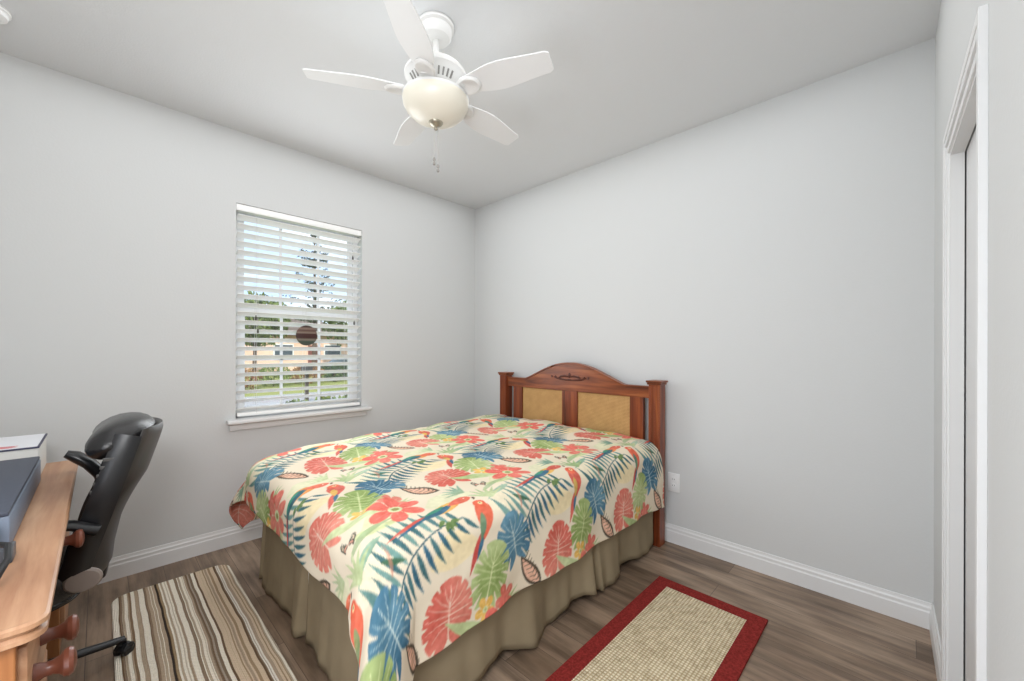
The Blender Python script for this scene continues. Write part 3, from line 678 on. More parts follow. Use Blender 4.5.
def cell(s, t):      # one repeat; (s, t) is the lattice point, offsets measured on the near side of the bed
    Q = lambda a, b, rot=0, k=1.0, fl=1: Fr(s + a, t + b, rot, k, fl)
    for a, b, c_ in ((.06, .04, (214, 214, 164)), (-.10, .30, (236, 214, 158)), (.2, .2, (232, 222, 190)), (-.2, .05, (214, 218, 176))):
        fill([(s + a + .10 * math.cos(q) * (1 + .2 * math.sin(3 * q)), t + b + .06 * math.sin(q)) for q in np.linspace(0, 6.28, 24, endpoint=False)], c_, alpha=.55)
    lens(Q(0, 0), (.20, -.02), (-.02, -.08), .05, .035, (196, 204, 150), alpha=.8); lens(Q(0, 0), (.24, -.09), (.02, -.06), -.04, .03, (150, 172, 128), alpha=.7)
    green_fan(Q(-.26, .45, .35), .115); monstera(Q(-.06, .50, .1), .118, CORAL, CORAL2, CREAM, 6, .22)
    frond(Q(-.05, .275, 0, 1.14))
    monstera(Q(.215, .37, -.25), .110, BLUE, BLUE2, (206, 216, 208))
    lens(Q(0, 0), (.05, .02), (.26, .14), -.03, .05, (168, 184, 128), grad=(200, 208, 160)); lens(Q(0, 0), (.12, -.12), (.29, -.18), .02, .035, (122, 156, 136), grad=(168, 190, 166))
    flower(Q(0, 0, .3), .112, 6, CORAL2, (226, 112, 98), (150, 150, 90))
    flower(Q(-.22, .57), .050, 5, YEL, (232, 188, 100), (180, 180, 120), .4); flower(Q(-.33, .585), .060, 5, CORAL, CORAL2, (200, 90, 70), .2)
    parrot(Q(-.13, .135)); perched(Q(-.26, .25)); sprig(Q(-.10, .20)); outlined(Q(.10, .535, -.5, 1.15)); tuft(Q(.25, .13, .3)); tuft(Q(-.27, .02, -.5, .8), (126, 156, 138)); tuft(Q(.24, .60, .9, .8), (160, 178, 120)); butterfly(Q(.20, .02, .4), .036)
    lens(Q(.17, .20), (0, 0), (-.08, -.05), .01, .02, (70, 104, 80)); lens(Q(.16, .19), (0, -.08), (-.02, .04), .02, .012, (200, 130, 110), alpha=.6)
for jr in range(-3, 3):
    for ir in range(-3, 6):
        cell(1.32 + .60 * ir + .30 * (jr % 2), 1.80 + .665 * jr)
monstera(Fr(2.20, .24, 2.4), .19, CORAL, CORAL2, CREAM, 6, .2); monstera(Fr(2.09, .43, 2.0), .13, CORAL, CORAL2, CREAM, 6, .2); monstera(Fr(1.98, .20, 1.5), .11, CORAL, CORAL2, CREAM, 6, .2)
canvas = np.clip(canvas, 0, 255)
colr = canvas.reshape(ns, SS, ntt, SS, 3).mean((1, 3)) / 255.0
colr = np.where(colr <= .04045, colr / 12.92, ((colr + .055) / 1.055) ** 2.4)

def cloth_surface():
    s = S0c + STEP * np.arange(ns)[:, None] + 0 * np.arange(ntt)[None, :]; t = T0c + STEP * np.arange(ntt)[None, :] + 0 * s
    sc_, tn_, tf_ = 1.985, 1.895, .565; rho, R = .045, .10
    ds = np.maximum(0, s - sc_); near = t > tn_; dt = np.where(near, t - tn_, np.where(t < tf_, tf_ - t, 0)); sg = np.where(near, 1.0, -1.0)
    r = np.hypot(ds, dt) + 1e-9; ux, uy = ds / r, dt / r; phi = np.arctan2(ds, dt)
    q = np.maximum(0, r - rho); qa = np.minimum(q, R * PI / 2); qh = q - qa
    corner = (2 * ux * uy) ** 1.2
    hor = np.minimum(r, rho) + R * np.sin(qa / R); drop = R * (1 - np.cos(qa / R))
    hang = np.clip(qh / .35, 0, 1.4)
    qfar = np.where(qh > .30, .30 + (qh - .30) * .62, qh); qh2 = np.where(near, qh * (1 + .35 * corner), qh * (1 - corner) + qfar * corner)
    # flare and folds
    fold = corner * hang * (.050 * np.cos(phi * 8.2 + .5) + .020 * np.cos(phi * 15 + 1))
    side = (1 - corner) * hang * (.010 * np.sin(s * 11 + 1) + .006 * np.sin(s * 23 + 2.0) + .010 * np.sin(t * 9 + .6) + .005 * np.sin(t * 21))
    nf = near * 1.0
    hor = hor + qh2 * (.06 + .34 * corner * nf) + fold * nf + side + (1 - nf) * corner * .10 * np.sin(PI * np.clip(qh / .50, 0, 1.05))
    drop = drop + qh2 * (.985 - .05 * corner)
    z = .700 + 0 * s
    n1 = vnoise((ns, ntt), 44, 44, 11) - .5; n2 = vnoise((ns, ntt), 18, 18, 12) - .5; n3 = vnoise((ns, ntt), 70, 22, 13) - .5; n4 = vnoise((ns, ntt), 9, 9, 14) - .5
    topm = np.clip(1 - drop / .1, 0, 1)
    z += topm * (.022 * n1 + .007 * n2 + .006 * n3 + .0018 * n4)
    hor += (1 - topm) * (.012 * n1 + .006 * n2 + .0015 * n4)
    z -= .038 * np.clip((s - 1.45) / .6, 0, 1) ** 2 * (1 - hang * 0)
    z += .022 * np.exp(-((s - .30) / .20) ** 2) * np.clip(1 - np.abs(t - 1.15) / .85, 0, 1) ** .5
    z -= .035 * np.clip((.45 - s) / .45, 0, 1) * np.clip((t - 1.5) / .5, 0, 1)
    # soft pinch ridge running in from the near foot corner
    d_ = (s - 1.95) * .64 - (t - 1.72) * .77; al = (s - 1.95) * -.77 - (t - 1.72) * .64
    z += .020 * np.exp(-(d_ / .035) ** 2) * np.exp(-((al - .02) / .16) ** 2) - .018 * np.exp(-((d_ - .075) / .04) ** 2) * np.exp(-((al - .02) / .16) ** 2)
    X_ = -(np.minimum(s, sc_) + ux * hor * (ds > 0)); Y_ = -(np.clip(t, tf_, tn_) + sg * uy * hor * (dt > 0)); Z_ = z - drop
    Z_ = np.maximum(Z_, .02)
    return np.stack([X_, Y_, Z_], -1)
V3 = cloth_surface().reshape(-1, 3) - np.array([-1.08, -1.25, 0])
idx = np.arange(ns * ntt).reshape(ns, ntt); quads = np.stack([idx[:-1, :-1], idx[1:, :-1], idx[1:, 1:], idx[:-1, 1:]], -1).reshape(-1, 4)
me = bpy.data.meshes.new('comforter'); me.vertices.add(len(V3)); me.vertices.foreach_set('co', V3.astype(np.float32).ravel())
me.loops.add(quads.size); me.loops.foreach_set('vertex_index', quads.astype(np.int32).ravel())
me.polygons.add(len(quads)); me.polygons.foreach_set('loop_start', (np.arange(len(quads)) * 4).astype(np.int32))
me.update(calc_edges=True); me.shade_smooth()
ca = me.color_attributes.new('print', 'FLOAT_COLOR', 'POINT'); ca.data.foreach_set('color', np.concatenate([colr.reshape(-1, 3), np.ones((ns * ntt, 1))], 1).astype(np.float32).ravel())
gc = NB('tropical_print', 0.85, 0.2); at = gc.n('Attribute'); at.attribute_name = 'print'
gwv = gc.n('TexNoise', Scale=420.0, Detail=2.0); gc.l(gc.tc.outputs['Object'], gwv.inputs['Vector'])
gc.l(at.outputs['Color'], gc.b.inputs['Base Color']); gc.bump(gwv.outputs['Fac'], .12, .002)
me.materials.append(gc.m)
cf = bpy.data.objects.new('comforter', me); COL.objects.link(cf); cf.location = (-1.08, -1.25, 0)
md = cf.modifiers.new('thick', 'SOLIDIFY'); md.thickness = .010; md.offset = 1.0 if False else -1.0
tag(cf, 'tropical print comforter with parrots, coral flowers and blue leaves, spread over the bed', 'comforter')

# ------------------------------------------------------------------ rugs
def rounded_rect(cx, cy, sx, sy, r, n=8):
    P = []
    for qx, qy, a0 in ((1, 1, 0), (-1, 1, 90), (-1, -1, 180), (1, -1, 270)):
        for i in range(n + 1):
            a = math.radians(a0 + 90 * i / n); P.append((cx + qx * (sx / 2 - r) + r * math.cos(a), cy + qy * (sy / 2 - r) + r * math.sin(a)))
    return P
rg = MB().prism(rounded_rect(0, 0, .495, 1.50, .07), .0005, .009).build('striped_rug', stripe_material(), loc=(-2.405, -1.005, 0), bevel=.003)
tag(rg, 'beige and brown lengthwise striped rug with rounded corners between desk and bed', 'rug')
rr = thing('bordered_rug', (-1.17, -2.443, 0), 'cream woven rug with a wide dark red border on the floor right of the bed', 'rug')
M_RED = mat('red_border', (134, 46, 42), 0.95, var=.35, vscale=120, bump=.4, bscale=260, spec=.1)
hx, hy, bw = .695, .265, .072
bd = MB().box(-hx, hx, hy - bw, hy, .0005, .011).box(-hx, hx, -hy, -hy + bw, .0005, .011).box(hx - bw, hx, -hy + bw, hy - bw, .0005, .011).box(-hx, -hx + bw, -hy + bw, hy - bw, .0005, .011)
bd.build('border', M_RED, rr, smooth=0)
MB().box(-hx + bw, hx - bw, -hy + bw, hy - bw, .0005, .009).build('woven_centre', sisal_material(), rr, smooth=0)

# ------------------------------------------------------------------ desk
DZ = .76; DX = -2.765; DY0, DY1 = -1.975, -.33
desk = thing('desk', (-3.08, -1.15, 0), 'honey oak desk with round wooden drawer knobs along the left wall', 'desk')
DO = Vector((-3.08, -1.15, 0))
def dpart(mb, name, m, parent=None, **k):
    mb.bm.transform(T(*(-DO))); return mb.build(name, m, parent or desk, **k)
def top_outline(off):
    r = .035
    P = []
    x0, x1, y0_, y1_ = XW + .02, DX - off, DY0 + off, DY1 - off
    for i in range(7): a = -PI / 2 + PI / 2 * i / 6; P.append((x1 - r + r * math.cos(a), y0_ + r + r * math.sin(a)))
    for i in range(5): a = PI / 2 * i / 4; P.append((x1 - .012 + .012 * math.cos(a), y1_ - .012 + .012 * math.sin(a)))
    P += [(x0, y1_), (x0, y0_)]; return P
tp = MB(); levels = [(0, DZ), (0, DZ - .0)]
rings = [(.006, DZ), (.001, DZ - .004), (.0, DZ - .012), (.006, DZ - .018), (.010, DZ - .022), (.004, DZ - .028), (.003, DZ - .036), (.010, DZ - .040)]
prev = None
for o_, z_ in rings:
    cur = [tp.bm.verts.new((x, y, z_)) for x, y in top_outline(o_)]
    if prev:
        for i in range(len(cur)): k_ = (i + 1) % len(cur); tp.bm.faces.new((prev[i], prev[k_], cur[k_], cur[i]))
    else: tp.bm.faces.new(cur)
    prev = cur
tp.bm.faces.new(prev)
dpart(tp, 'desk_top', M_OAK_Y, smooth=30)
BX = DX - .045
def pedestal(ya_, yb_, nm='pedestal'):
    p = MB().box(XW + .04, BX, yb_ - .018, yb_, .03, .72).box(XW + .04, BX, ya_, ya_ + .018, .03, .72).box(XW + .04, XW + .055, ya_, yb_, .03, .72)
    p.box(XW + .05, BX - .002, ya_ + .01, yb_ - .01, .05, .068).box(BX - .035, BX + .002, ya_ - .004, ya_ + .026, .0, .716).box(BX - .035, BX + .002, yb_ - .026, yb_ + .004, .0, .716).box(BX - .012, BX + .001, ya_ + .01, yb_ - .01, .031, .09)
    return dpart(p, nm, M_OAK_Z, smooth=0, bevel=.003)
pedestal(DY0 + .03, -1.50); pedestal(-.72, DY1 - .03)
dpart(MB().box(XW + .04, XW + .055, -1.50, -.72, .30, .72), 'modesty_panel', M_OAK_X, smooth=0)
def knob(parent, y, z, k=1.0):
    dpart(MB().lathe([(0, 0), (.019 * k, 0), (.018 * k, .008), (.0145 * k, .016), (.0145 * k, .028), (.019 * k, .038), (.027 * k, .044), (.0295 * k, .052), (.026 * k, .059), (.014 * k, .063), (0, .064)], 24, T(BX + .016, y, z) @ RY(PI / 2)), 'knob', M_KNOB, parent)
def drawer(ya_, yb_, za, zb_, ks):
    d = dpart(MB().box(BX - .40, BX - .004, ya_ + .02, yb_ - .02, za + .01, zb_ - .02).box(BX - .004, BX + .016, ya_, yb_, za, zb_, bev=.005), 'drawer', M_OAK_Y)
    for y in ks: knob(d, y, (za + zb_) / 2)
drawer(DY0 + .045, -1.505, .490, .698, (-1.845, -1.69)); drawer(DY0 + .045, -1.505, .300, .475, (-1.79, -1.63)); drawer(DY0 + .045, -1.505, .10, .285, (-1.79, -1.63))
drawer(-1.47, -.75, .625, .698, (-1.22,))
drawer(-.705, DY1 - .045, .555, .698, ()); drawer(-.705, DY1 - .045, .33, .54, ()); drawer(-.705, DY1 - .045, .10, .315, ())

# items on the desk
M_NAVY = mat('navy_case', (66, 72, 86), 0.55, var=.08, vscale=60, bump=.1, bscale=300)
cs_ = thing('storage_case', (-3.02, -1.06, DZ), 'slate blue flat case lying along the wall side of the desk top', 'case')
MB().box(-.16, .160, -.43, .36, 0, .088, bev=.005).build('case_base', mat('case_side', (122, 134, 152), 0.5), cs_)
MB().box(-.162, .158, -.432, .358, .088, .100, bev=.004).build('case_lid', M_NAVY, cs_)
lg = MB()
for q in range(5): lg.box(.055, .075 - .004 * (q % 2), -.06 + q * .018, -.054 + q * .018, .1000, .1006)
lg.build('embossed_mark', mat('emboss_pale', (150, 158, 172), .5), cs_, smooth=0)
bx = thing('storage_box', (-3.062, -.52, DZ), 'white storage box with navy rim and red mark at the far end of the desk', 'box')
MB().box(-.195, .195, -.178, .178, .0, .132, bev=.002).build('box_base', mat('box_side', (222, 220, 214), .6), bx)
MB().box(-.198, .198, -.181, .181, .132, .138).build('box_lid', mat('navy_edge', (58, 58, 84), .5), bx, smooth=0)
MB().box(-.192, .192, -.175, .175, .1380, .1392).build('cover_sheet', mat('cover_white', (232, 232, 236), .4), bx, smooth=0)
for q_ in (0, .026):
    MB().prism([(.055, -.150 + q_), (.125, -.155 + q_), (.14, -.140 + q_), (.07, -.132 + q_)], .1392, .1396).build('red_mark', mat('print_red', (204, 70, 76), .5), bx, smooth=0)

hp = thing('desk_device', (-2.905, -1.70, DZ), 'small silver desk gadget with a black cable loop at the front of the desk', 'gadget')
MB().box(-.09, .025, .085, .165, 0, .034, bev=.006).build('body', mat('silver_plastic', (176, 180, 186), .35, .4), hp)
MB().box(.025, .060, .095, .160, 0, .036, bev=.004).build('end_cap', mat('dark_grey_plastic', (72, 76, 84), .4), hp)
MB().box(-.085, .028, .180, .192, 0, .075, bev=.004).build('upright_plate', mat('pale_plate', (214, 216, 218), .4), hp)
MB().tube([(-.06, -.09, .006), (.02, -.085, .008), (.050, -.06, .022), (.064, -.02, .050), (.060, .03, .066), (.030, .07, .066), (-.02, .09, .050), (-.03, .10, .034)], .007, 8).build('cable', mat('black_cable', (24, 24, 26), .4), hp)

# ------------------------------------------------------------------ office chair
M_LEATH = mat('black_leather', (30, 29, 30), 0.26, bump=.15, bscale=160)
M_MESH = mat('black_mesh', (14, 14, 15), 0.7, bump=.4, bscale=500)
M_BPL = mat('black_plastic', (26, 26, 28), 0.3)
M_GSH = mat('grey_shell', (58, 56, 55), 0.4)
FACE = math.radians(177)
ch = thing('office_chair', (-2.94, -.89, 0), 'black high-back office chair with leather headrest pushed in at the desk', 'chair', rz=FACE)
# local +x is where the sitter faces; -x is the back
for k in range(5):
    a = math.radians(190 + 72 * k) - FACE + math.radians(153) - math.radians(153) + math.radians(10)
    a = math.radians(12 - 177 + 72 * k)      # one foot points towards the bed
    c_, s_ = math.cos(a), math.sin(a)
    lo = MB().tube([(c_ * .03, s_ * .03, .105), (c_ * .15, s_ * .15, .095), (c_ * .27, s_ * .27, .076), (c_ * .325, s_ * .325, .068)], [(.024, .020), (.021, .016), (.018, .013), (.017, .012)], 12).build('leg', M_BPL, ch)
    cx_, cy_ = c_ * .325, s_ * .325
    wh = MB()
    for d in (-.016, .016):
        wh.lathe([(0, -.009), (.022, -.009), (.026, -.005), (.026, .005), (.022, .009), (0, .009)], 22, T(cx_, cy_, .026) @ RZ(a + .6) @ T(0, d, 0) @ RX(PI / 2))
    wh.build('caster_wheel', M_BPL, lo)
    MB().tube([(cx_, cy_, .024), (cx_, cy_, .068)], .008, 10).lathe([(0, .050), (.018, .048), (.030, .036), (.031, .028), (.027, .028), (0, .044)], 18, T(cx_, cy_, 0)).build('caster_hood', M_BPL, lo)
MB().lathe([(.045, .075), (.045, .115), (.034, .125), (.026, .13), (.026, .26), (.018, .26), (.018, .38), (0, .38)], 24).build('gas_column', M_BPL, ch)
MB().box(-.12, .12, -.07, .07, .365, .405, bev=.012).build('tilt_mechanism', M_BPL, ch)
# seat cushion
def cushion(name, m, cx_, cy_, sx_, sy_, z0, z1, ex=3.0, n=30, bend=0.0, parent=ch):
    c0 = MB(); P = []
    for i in range(9):
        v = i / 8; ph = -PI / 2 + PI * v; k = math.cos(ph) ** .35 if 0 < i < 8 else 0.80; zc_ = z0 + (z1 - z0) * (0.5 + .5 * math.sin(ph))
        row = []
        for jn in range(n * 2):
            th = PI * jn / n; ct, st = math.cos(th), math.sin(th)
            rx = abs(ct) ** (2 / ex) * (1 if ct > 0 else -1); ry = abs(st) ** (2 / ex) * (1 if st > 0 else -1)
            kk = .9 + .1 * k
            x_ = cx_ + sx_ / 2 * rx * kk; row.append((x_, cy_ + sy_ / 2 * ry * kk, zc_ - bend * max(0, (x_ - cx_) / (sx_ / 2)) ** 3))
        P.append(row)
    V = c0.grid(P, close_v=True); c0.bm.faces.new(V[0]); c0.bm.faces.new(V[-1])
    return c0.build(name, m, parent, smooth=60)
cushion('seat', M_LEATH, .015, 0, .50, .50, .415, .505, bend=.03)
cushion('seat_pan', M_BPL, .0, 0, .42, .42, .385, .425)
# backrest: swept shell
def back_sheet(wfun, xoff, thick, z0, z1, name, m, nz=26, ny=20, crown=-.0, parent=ch):
    b = MB(); F_, K = [], []
    for i in range(nz + 1):
        t = i / nz; z = z0 + (z1 - z0) * t; w_ = wfun(t); lean = -.235 - .155 * (z - .48) / .52 + .028 * math.sin(PI * (z - .45) / .35) * (1 if z < .8 else 0) 
        rf, rk = [], []
        for jn in range(ny + 1):
            v = 2 * jn / ny - 1; y = w_ * v; cx_ = lean + .055 * v * v + xoff
            e = math.sqrt(max(0, 1 - abs(v) ** 6)) * math.sqrt(max(0, 1 - abs(2 * t - 1) ** 12)); th_ = thick * (.25 + .75 * e)
            rf.append((cx_ + th_ / 2, y, z)); rk.append((cx_ - th_ / 2, y, z))
        F_.append(rf); K.append(rk)
    A_ = b.grid(F_); B_ = b.grid(K)
    for i in range(nz): 
        for e_ in (0, ny): b.bm.faces.new((A_[i][e_], A_[i + 1][e_], B_[i + 1][e_], B_[i][e_]))
    for jn in range(ny):
        for e_ in (0, nz): b.bm.faces.new((A_[e_][jn], A_[e_][jn + 1], B_[e_][jn + 1], B_[e_][jn]))
    return b.build(name, m, parent, smooth=60)
wback = lambda t: .155 + .085 * math.sin(PI * min(1, .12 + t * .62)) 
bk = back_sheet(wback, 0.0, .060, .47, .965, 'backrest', M_MESH)
for s in (-1, 1):
    rail = []
    for i in range(15):
        t = i / 14; z = .45 + .52 * t; lean = -.235 - .155 * (z - .48) / .52
        rail.append((lean + .050, s * (wback(t) + .002), z))
    MB().tube(rail, [(.012, .040)] * 15, 10, upv=Vector((1, 0, 0))).build('back_rail', M_BPL, bk)
back_sheet(lambda t: .92 * wback(t), -.042, .030, .44, .985, 'back_shell', M_GSH, parent=bk)
MB().tube([(-.250, 0, .40), (-.265, 0, .50), (-.290, 0, .62), (-.325, 0, .76), (-.350, 0, .86)], [(.05, .016), (.055, .018), (.045, .016), (.035, .014), (.02, .010)], 12, upv=Vector((1, 0, 0))).build('back_spine', M_BPL, bk)
rb = MB()
for q in range(5):
    z = .80 + q * .027; lean = -.235 - .155 * (z - .48) / .52; rb.box(lean + .050, lean + .098, .236, .243, z - .02, z - .008)
rb.build('back_ribs', mat('rib_grey', (74, 72, 70), .4), bk, smooth=0, bevel=.002)
# padded leather headrest roll
hr = MB(); P = []
for i in range(17):
    v = 2 * i / 16 - 1; y = .235 * v; e = math.sqrt(max(0.02, 1 - abs(v) ** 4)); row = []
    for k in range(20):
        a = 2 * PI * k / 20; ra, rz_ = .092 * e, .072 * e
        row.append((-.318 + .045 * v * v + ra * math.cos(a) - .28 * rz_ * math.sin(a), y, .952 - .02 * v * v + rz_ * math.sin(a)))
    P.append(row)
V = hr.grid(P, close_v=True); hr.bm.faces.new(V[0]); hr.bm.faces.new(V[-1])
hr.build('headrest', M_LEATH, bk, smooth=70)
MB().box(-.0015, .0015, -.014, .014, -.020, .020, T(-.372, -.150, .80) @ RY(math.radians(16))).build('tag', mat('tag_black', (20, 20, 20), .5), bk, smooth=0)
# lower back bracket into the seat, hinge cover
MB().tube([(-.05, 0, .395), (-.16, 0, .39), (-.215, 0, .42), (-.235, 0, .50)], [(.014, .06), (.016, .055), (.018, .055), (.016, .05)], 12, upv=Vector((0, 1, 0))).build('back_bracket', M_BPL, ch)
for s in (-1, 1):
    MB().lathe([(0, -.010), (.034, -.010), (.040, -.004), (.040, .004), (.034, .010), (0, .010)], 28, T(-.215, s * .205, .475) @ RX(PI / 2) @ Matrix.Diagonal((1.25, 1, 1, 1))).build('hinge_cover', mat('warm_grey_plastic', (142, 130, 122), .45), ch)
# armrests: the far one is flipped up
ar = MB().tube([(-.30, 0, .0), (-.24, 0, .035), (-.14, 0, .055), (-.02, 0, .055), (.06, 0, .045)], [(.018, .018), (.030, .016), (.034, .017), (.034, .016), (.024, .012)], 14, upv=Vector((0, 0, 1)))
ar.bm.transform(T(.045, .275, .660)); ar.build('armrest', M_BPL, ch, smooth=60)
ar = MB().tube([(0, 0, 0), (.05, 0, .03), (.11, 0, .045), (.165, 0, .045), (.195, 0, .038)], [(.020, .022), (.032, .024), (.036, .024), (.036, .023), (.022, .015)], 14, upv=Vector((0, 0, 1)))
ar.bm.transform(T(-.25, -.265, .685) @ RY(math.radians(-42))); ar.build('armrest', M_BPL, ch, smooth=60)

# ------------------------------------------------------------------ outside the window
GZ = -.40
g = NB('lawn_grass', .95, .1); nn = g.n('TexNoise', Scale=.35, Detail=6.0); g.l(g.tc.outputs['Object'], nn.inputs['Vector'])
g.l(g.ramp(nn.outputs['Fac'], [(.3, (112, 122, 66)), (.7, (150, 150, 92))]), g.b.inputs['Base Color']); M_LAWN = g.m
tag(MB().box(-15, 45, .14, 70, GZ - .1, GZ).build('lawn', M_LAWN, smooth=0), kind='structure')
tag(MB().box(-15, 45, 10.2, 13.6, GZ, GZ + .02).build('street', mat('asphalt_pale', (150, 148, 150), .9, var=.08, vscale=2), smooth=0), kind='structure')
M_ROOF = mat('roof_shingle', (104, 92, 84), .9, var=.2, vscale=6)
def house(x0, x1, y0_, y1_, hh, rh, wallc, label, nw=3):
    cxx, cyy = (x0 + x1) / 2, (y0_ + y1_) / 2
    h = thing('house', (cxx, cyy, GZ), label, 'house')
    a, b = (x1 - x0) / 2, (y1_ - y0_) / 2
    MB().box(-a, a, -b, b, 0, hh).build('walls', mat('stucco_' + str(int(x0)), wallc, .9, var=.05, vscale=1), h, smooth=0)
    r_ = MB(); V = [r_.bm.verts.new(p) for p in ((-a - .5, -b - .5, hh), (a + .5, -b - .5, hh), (a + .5, b + .5, hh), (-a - .5, b + .5, hh), (-a + b, 0, hh + rh), (a - b, 0, hh + rh))]
    for f_ in ((0, 1, 2, 3), (0, 1, 5, 4), (1, 2, 5), (2, 3, 4, 5), (3, 0, 4)): r_.bm.faces.new([V[q] for q in f_])
    r_.build('roof', M_ROOF, h, smooth=0)
    for q in range(nw):
        xw = -a + (2 * a) * (q + .6) / (nw + .2); fr_ = MB().box(xw - .75, xw + .75, -b - .05, -b, .9, 2.2).build('window_frame', M_TRIM, h, smooth=0)
        MB().box(xw - .65, xw + .65, -b - .07, -b - .05, 1.0, 2.1).build('pane', mat('far_glass', (70, 82, 90), .2), fr_, smooth=0)
    MB().box(a * .30, a * .30 + 1.0, -b - .06, -b, 0, 2.1).build('front_door', mat('far_door', (120, 66, 54), .6), h, smooth=0)
house(1.5, 14.0, 33, 41, 2.9, 2.2, (232, 196, 174), 'peach stucco house with dark hipped roof across the street')
def foliage(n, rx, ry, rz_, leaf, seed):
    r = random.Random(seed); b = MB()
    for q in range(n):
        u, v = r.random() * 2 * PI, math.acos(2 * r.random() - 1); k = .55 + .45 * r.random() ** .5
        k *= 1 + .18 * math.sin(3 * u + seed) * math.sin(2 * v)
        p = Vector((rx * k * math.sin(v) * math.cos(u), ry * k * math.sin(v) * math.sin(u), rz_ * k * math.cos(v)))
        M = T(*p) @ Euler((r.random() * 6, r.random() * 6, r.random() * 6)).to_matrix().to_4x4()
        s = leaf * (.7 + .6 * r.random()); V = [b.bm.verts.new(M @ Vector(c_)) for c_ in ((-s, 0, 0), (0, -s * .45, s * .12), (s, 0, 0), (0, s * .45, s * .12))]
        b.bm.faces.new(V)
    return b
def leafmat(name, a, b_):
    g = NB(name, .7, .2); n = g.n('TexNoise', Scale=3.0, Detail=3.0); g.l(g.tc.outputs['Object'], n.inputs['Vector'])
    g.l(g.ramp(n.outputs['Fac'], [(.35, a), (.65, b_)]), g.b.inputs['Base Color']); return g.m
M_LF1 = leafmat('leaf_olive', (74, 92, 50), (124, 138, 78)); M_LF2 = leafmat('leaf_dark', (52, 70, 50), (86, 104, 72)); M_LF3 = leafmat('leaf_rust', (118, 78, 58), (150, 122, 84)); M_BARK = mat('bark', (92, 74, 60), .9, var=.3, vscale=6)
def tree(x, y, h, r_, label, m, seed, n=1400):
    t = thing('tree', (x, y, GZ), label, 'tree', )
    MB().tube([(0, 0, 0), (.05, .02, h * .3), (-.04, 0, h * .6), (0, 0, h * .85)], [.14, .11, .08, .04], 10).build('trunk', M_BARK, t)
    f_ = foliage(n, r_, r_, h * .32, .22, seed); f_.bm.transform(T(0, 0, h * .70)); f_.build('crown', m, t, smooth=0)
def shrub(x, y, r_, h, label, m, seed, group=None, n=420, leaf=.09):
    f_ = foliage(n, r_, r_, h / 2, leaf, seed); f_.bm.transform(T(0, 0, h / 2 + .02)); st = thing('shrub', (x, y, GZ), label, 'shrub', group)
    f_.build('leaves', m, st, smooth=0); MB().tube([(0, 0, 0), (.02, 0, h * .6)], [.03, .015], 6).build('stem', M_BARK, st)
tree(4.3, 27, 5.2, 2.0, 'rounded olive green tree before the left end of the peach house', M_LF1, 1)
tree(11.8, 29, 5.6, 2.3, 'broad olive green tree before the right end of the peach house', M_LF1, 2)
# tall layered pine
tp_ = thing('pine_tree', (7.1, 24.5, GZ), 'tall thin pine with layered branches rising against the sky', 'tree')
MB().tube([(0, 0, 0), (.05, 0, 4), (0, 0, 9.4)], [.16, .11, .03], 10).build('trunk', M_BARK, tp_)
r = random.Random(5); b = MB()
for q in range(15):
    z = 3.6 + q * .4; R_ = 1.75 * (1 - (q / 16.0) ** 1.5) * (.7 + .5 * r.random())
    for k in range(9):
        a = r.random() * 2 * PI
        for w_ in range(26):
            d = R_ * r.random(); p = Vector((d * math.cos(a), d * math.sin(a), z + .25 * d * d / max(R_, .3) - .1 + .12 * r.random()))
            M = T(*p) @ Euler((r.random() * .6, r.random() * .6, r.random() * 6)).to_matrix().to_4x4(); s = .13
            b.bm.faces.new([b.bm.verts.new(M @ Vector(c_)) for c_ in ((-s, 0, 0), (0, -s * .3, 0), (s, 0, 0), (0, s * .3, 0))])
b.build('needles', M_LF2, tp_, smooth=0)
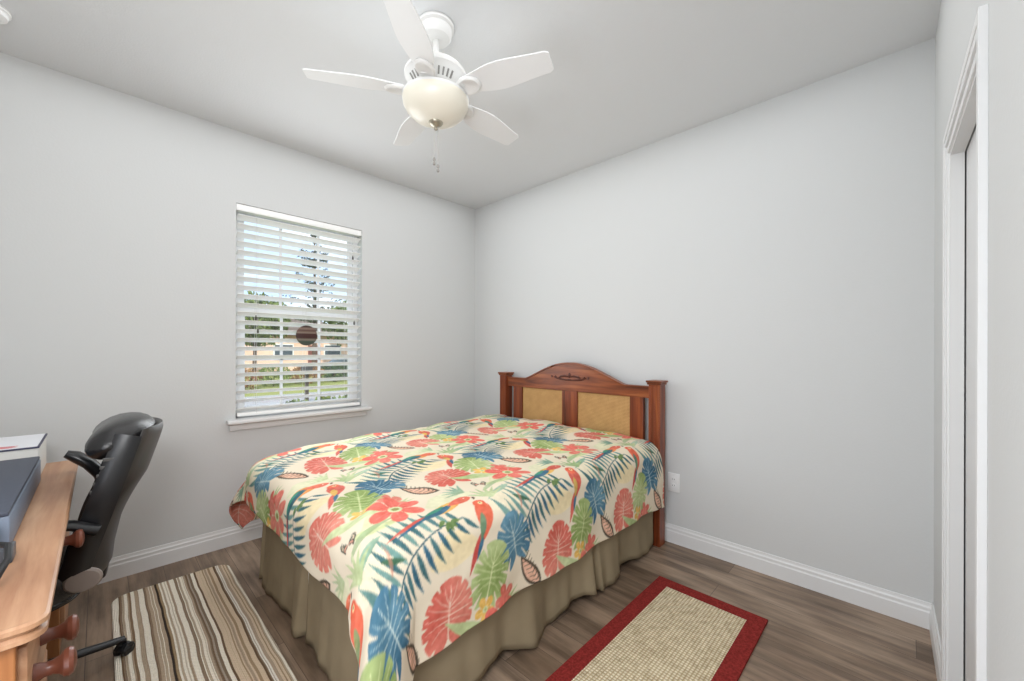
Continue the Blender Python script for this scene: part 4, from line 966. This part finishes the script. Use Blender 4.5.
for q, (x, y, rr_, h_, m_, lb) in enumerate(((1.5, 17, .75, .9, M_LF3, 'low rust coloured bush at the far left of the verge'), (3.0, 18, .8, .95, M_LF1, 'low rounded green bush left of the mailbox'), (4.6, 18.5, .8, .9, M_LF3, 'reddish low bush behind the mailbox'),
        (6.2, 19, .8, 1.0, M_LF2, 'dark green bush right of the mailbox'), (7.7, 20, .7, .8, M_LF2, 'small dark bush near the right edge of the verge'))):
    shrub(x, y, rr_, h_, lb, m_, 20 + q)
for q, (x, y, rr_, h_, lb) in enumerate(((.15, 5.9, .30, .62, 'leafy garden bush low outside the window, left of three'), (.80, 6.1, .32, .66, 'leafy garden bush low outside the window, middle of three'), (1.45, 6.3, .30, .60, 'leafy garden bush low outside the window, right of three'))):
    shrub(x, y, rr_, h_, lb, M_LF1, 40 + q, n=500, leaf=.06)
mb_ = thing('mailbox', (1.72, 9.9, GZ), 'dark mailbox on a post by the street with a small red flag', 'mailbox')
MB().box(-.045, .045, -.045, .045, 0, 1.05).build('post', mat('post_dark', (66, 58, 54), .8), mb_, smooth=0)
MB().prism([(-.09, 0), (.09, 0), (.09, .12)] + [(.09 * math.cos(a), .12 + .09 * math.sin(a)) for a in np.linspace(.3, PI - .3, 7)] + [(-.09, .12)], -.25, .25, 'xz', T(0, 0, 1.05)).build('box', mat('mailbox_black', (54, 52, 54), .5), mb_)
MB().box(.09, .10, -.05, -.02, 1.1, 1.32).build('flag', mat('flag_red', (180, 50, 44), .5), mb_, smooth=0)
car = thing('car', (9.2, 22.5, GZ), 'dark parked car seen far off through the window', 'car', rz=.1)
MB().prism([(-2.2, .30), (2.2, .30), (2.25, .75), (1.5, .92), (.9, 1.40), (-.9, 1.42), (-1.6, .95), (-2.2, .85)], -.85, .85, 'xz').build('body', mat('car_paint', (62, 72, 74), .25), car, bevel=.05)
for x in (-1.4, 1.4):
    for y in (-.86, .74): MB().lathe([(0, 0), (.33, 0), (.33, .14), (0, .14)], 20, T(x, y + .13, .33) @ RX(PI / 2)).build('wheel', mat('tyre', (30, 30, 30), .8), car)
MB().prism([(-1.2, .98), (.95, .98), (.72, 1.33), (-.8, 1.35)], -.86, .86, 'xz').build('side_windows', mat('far_glass'), car, smooth=0)
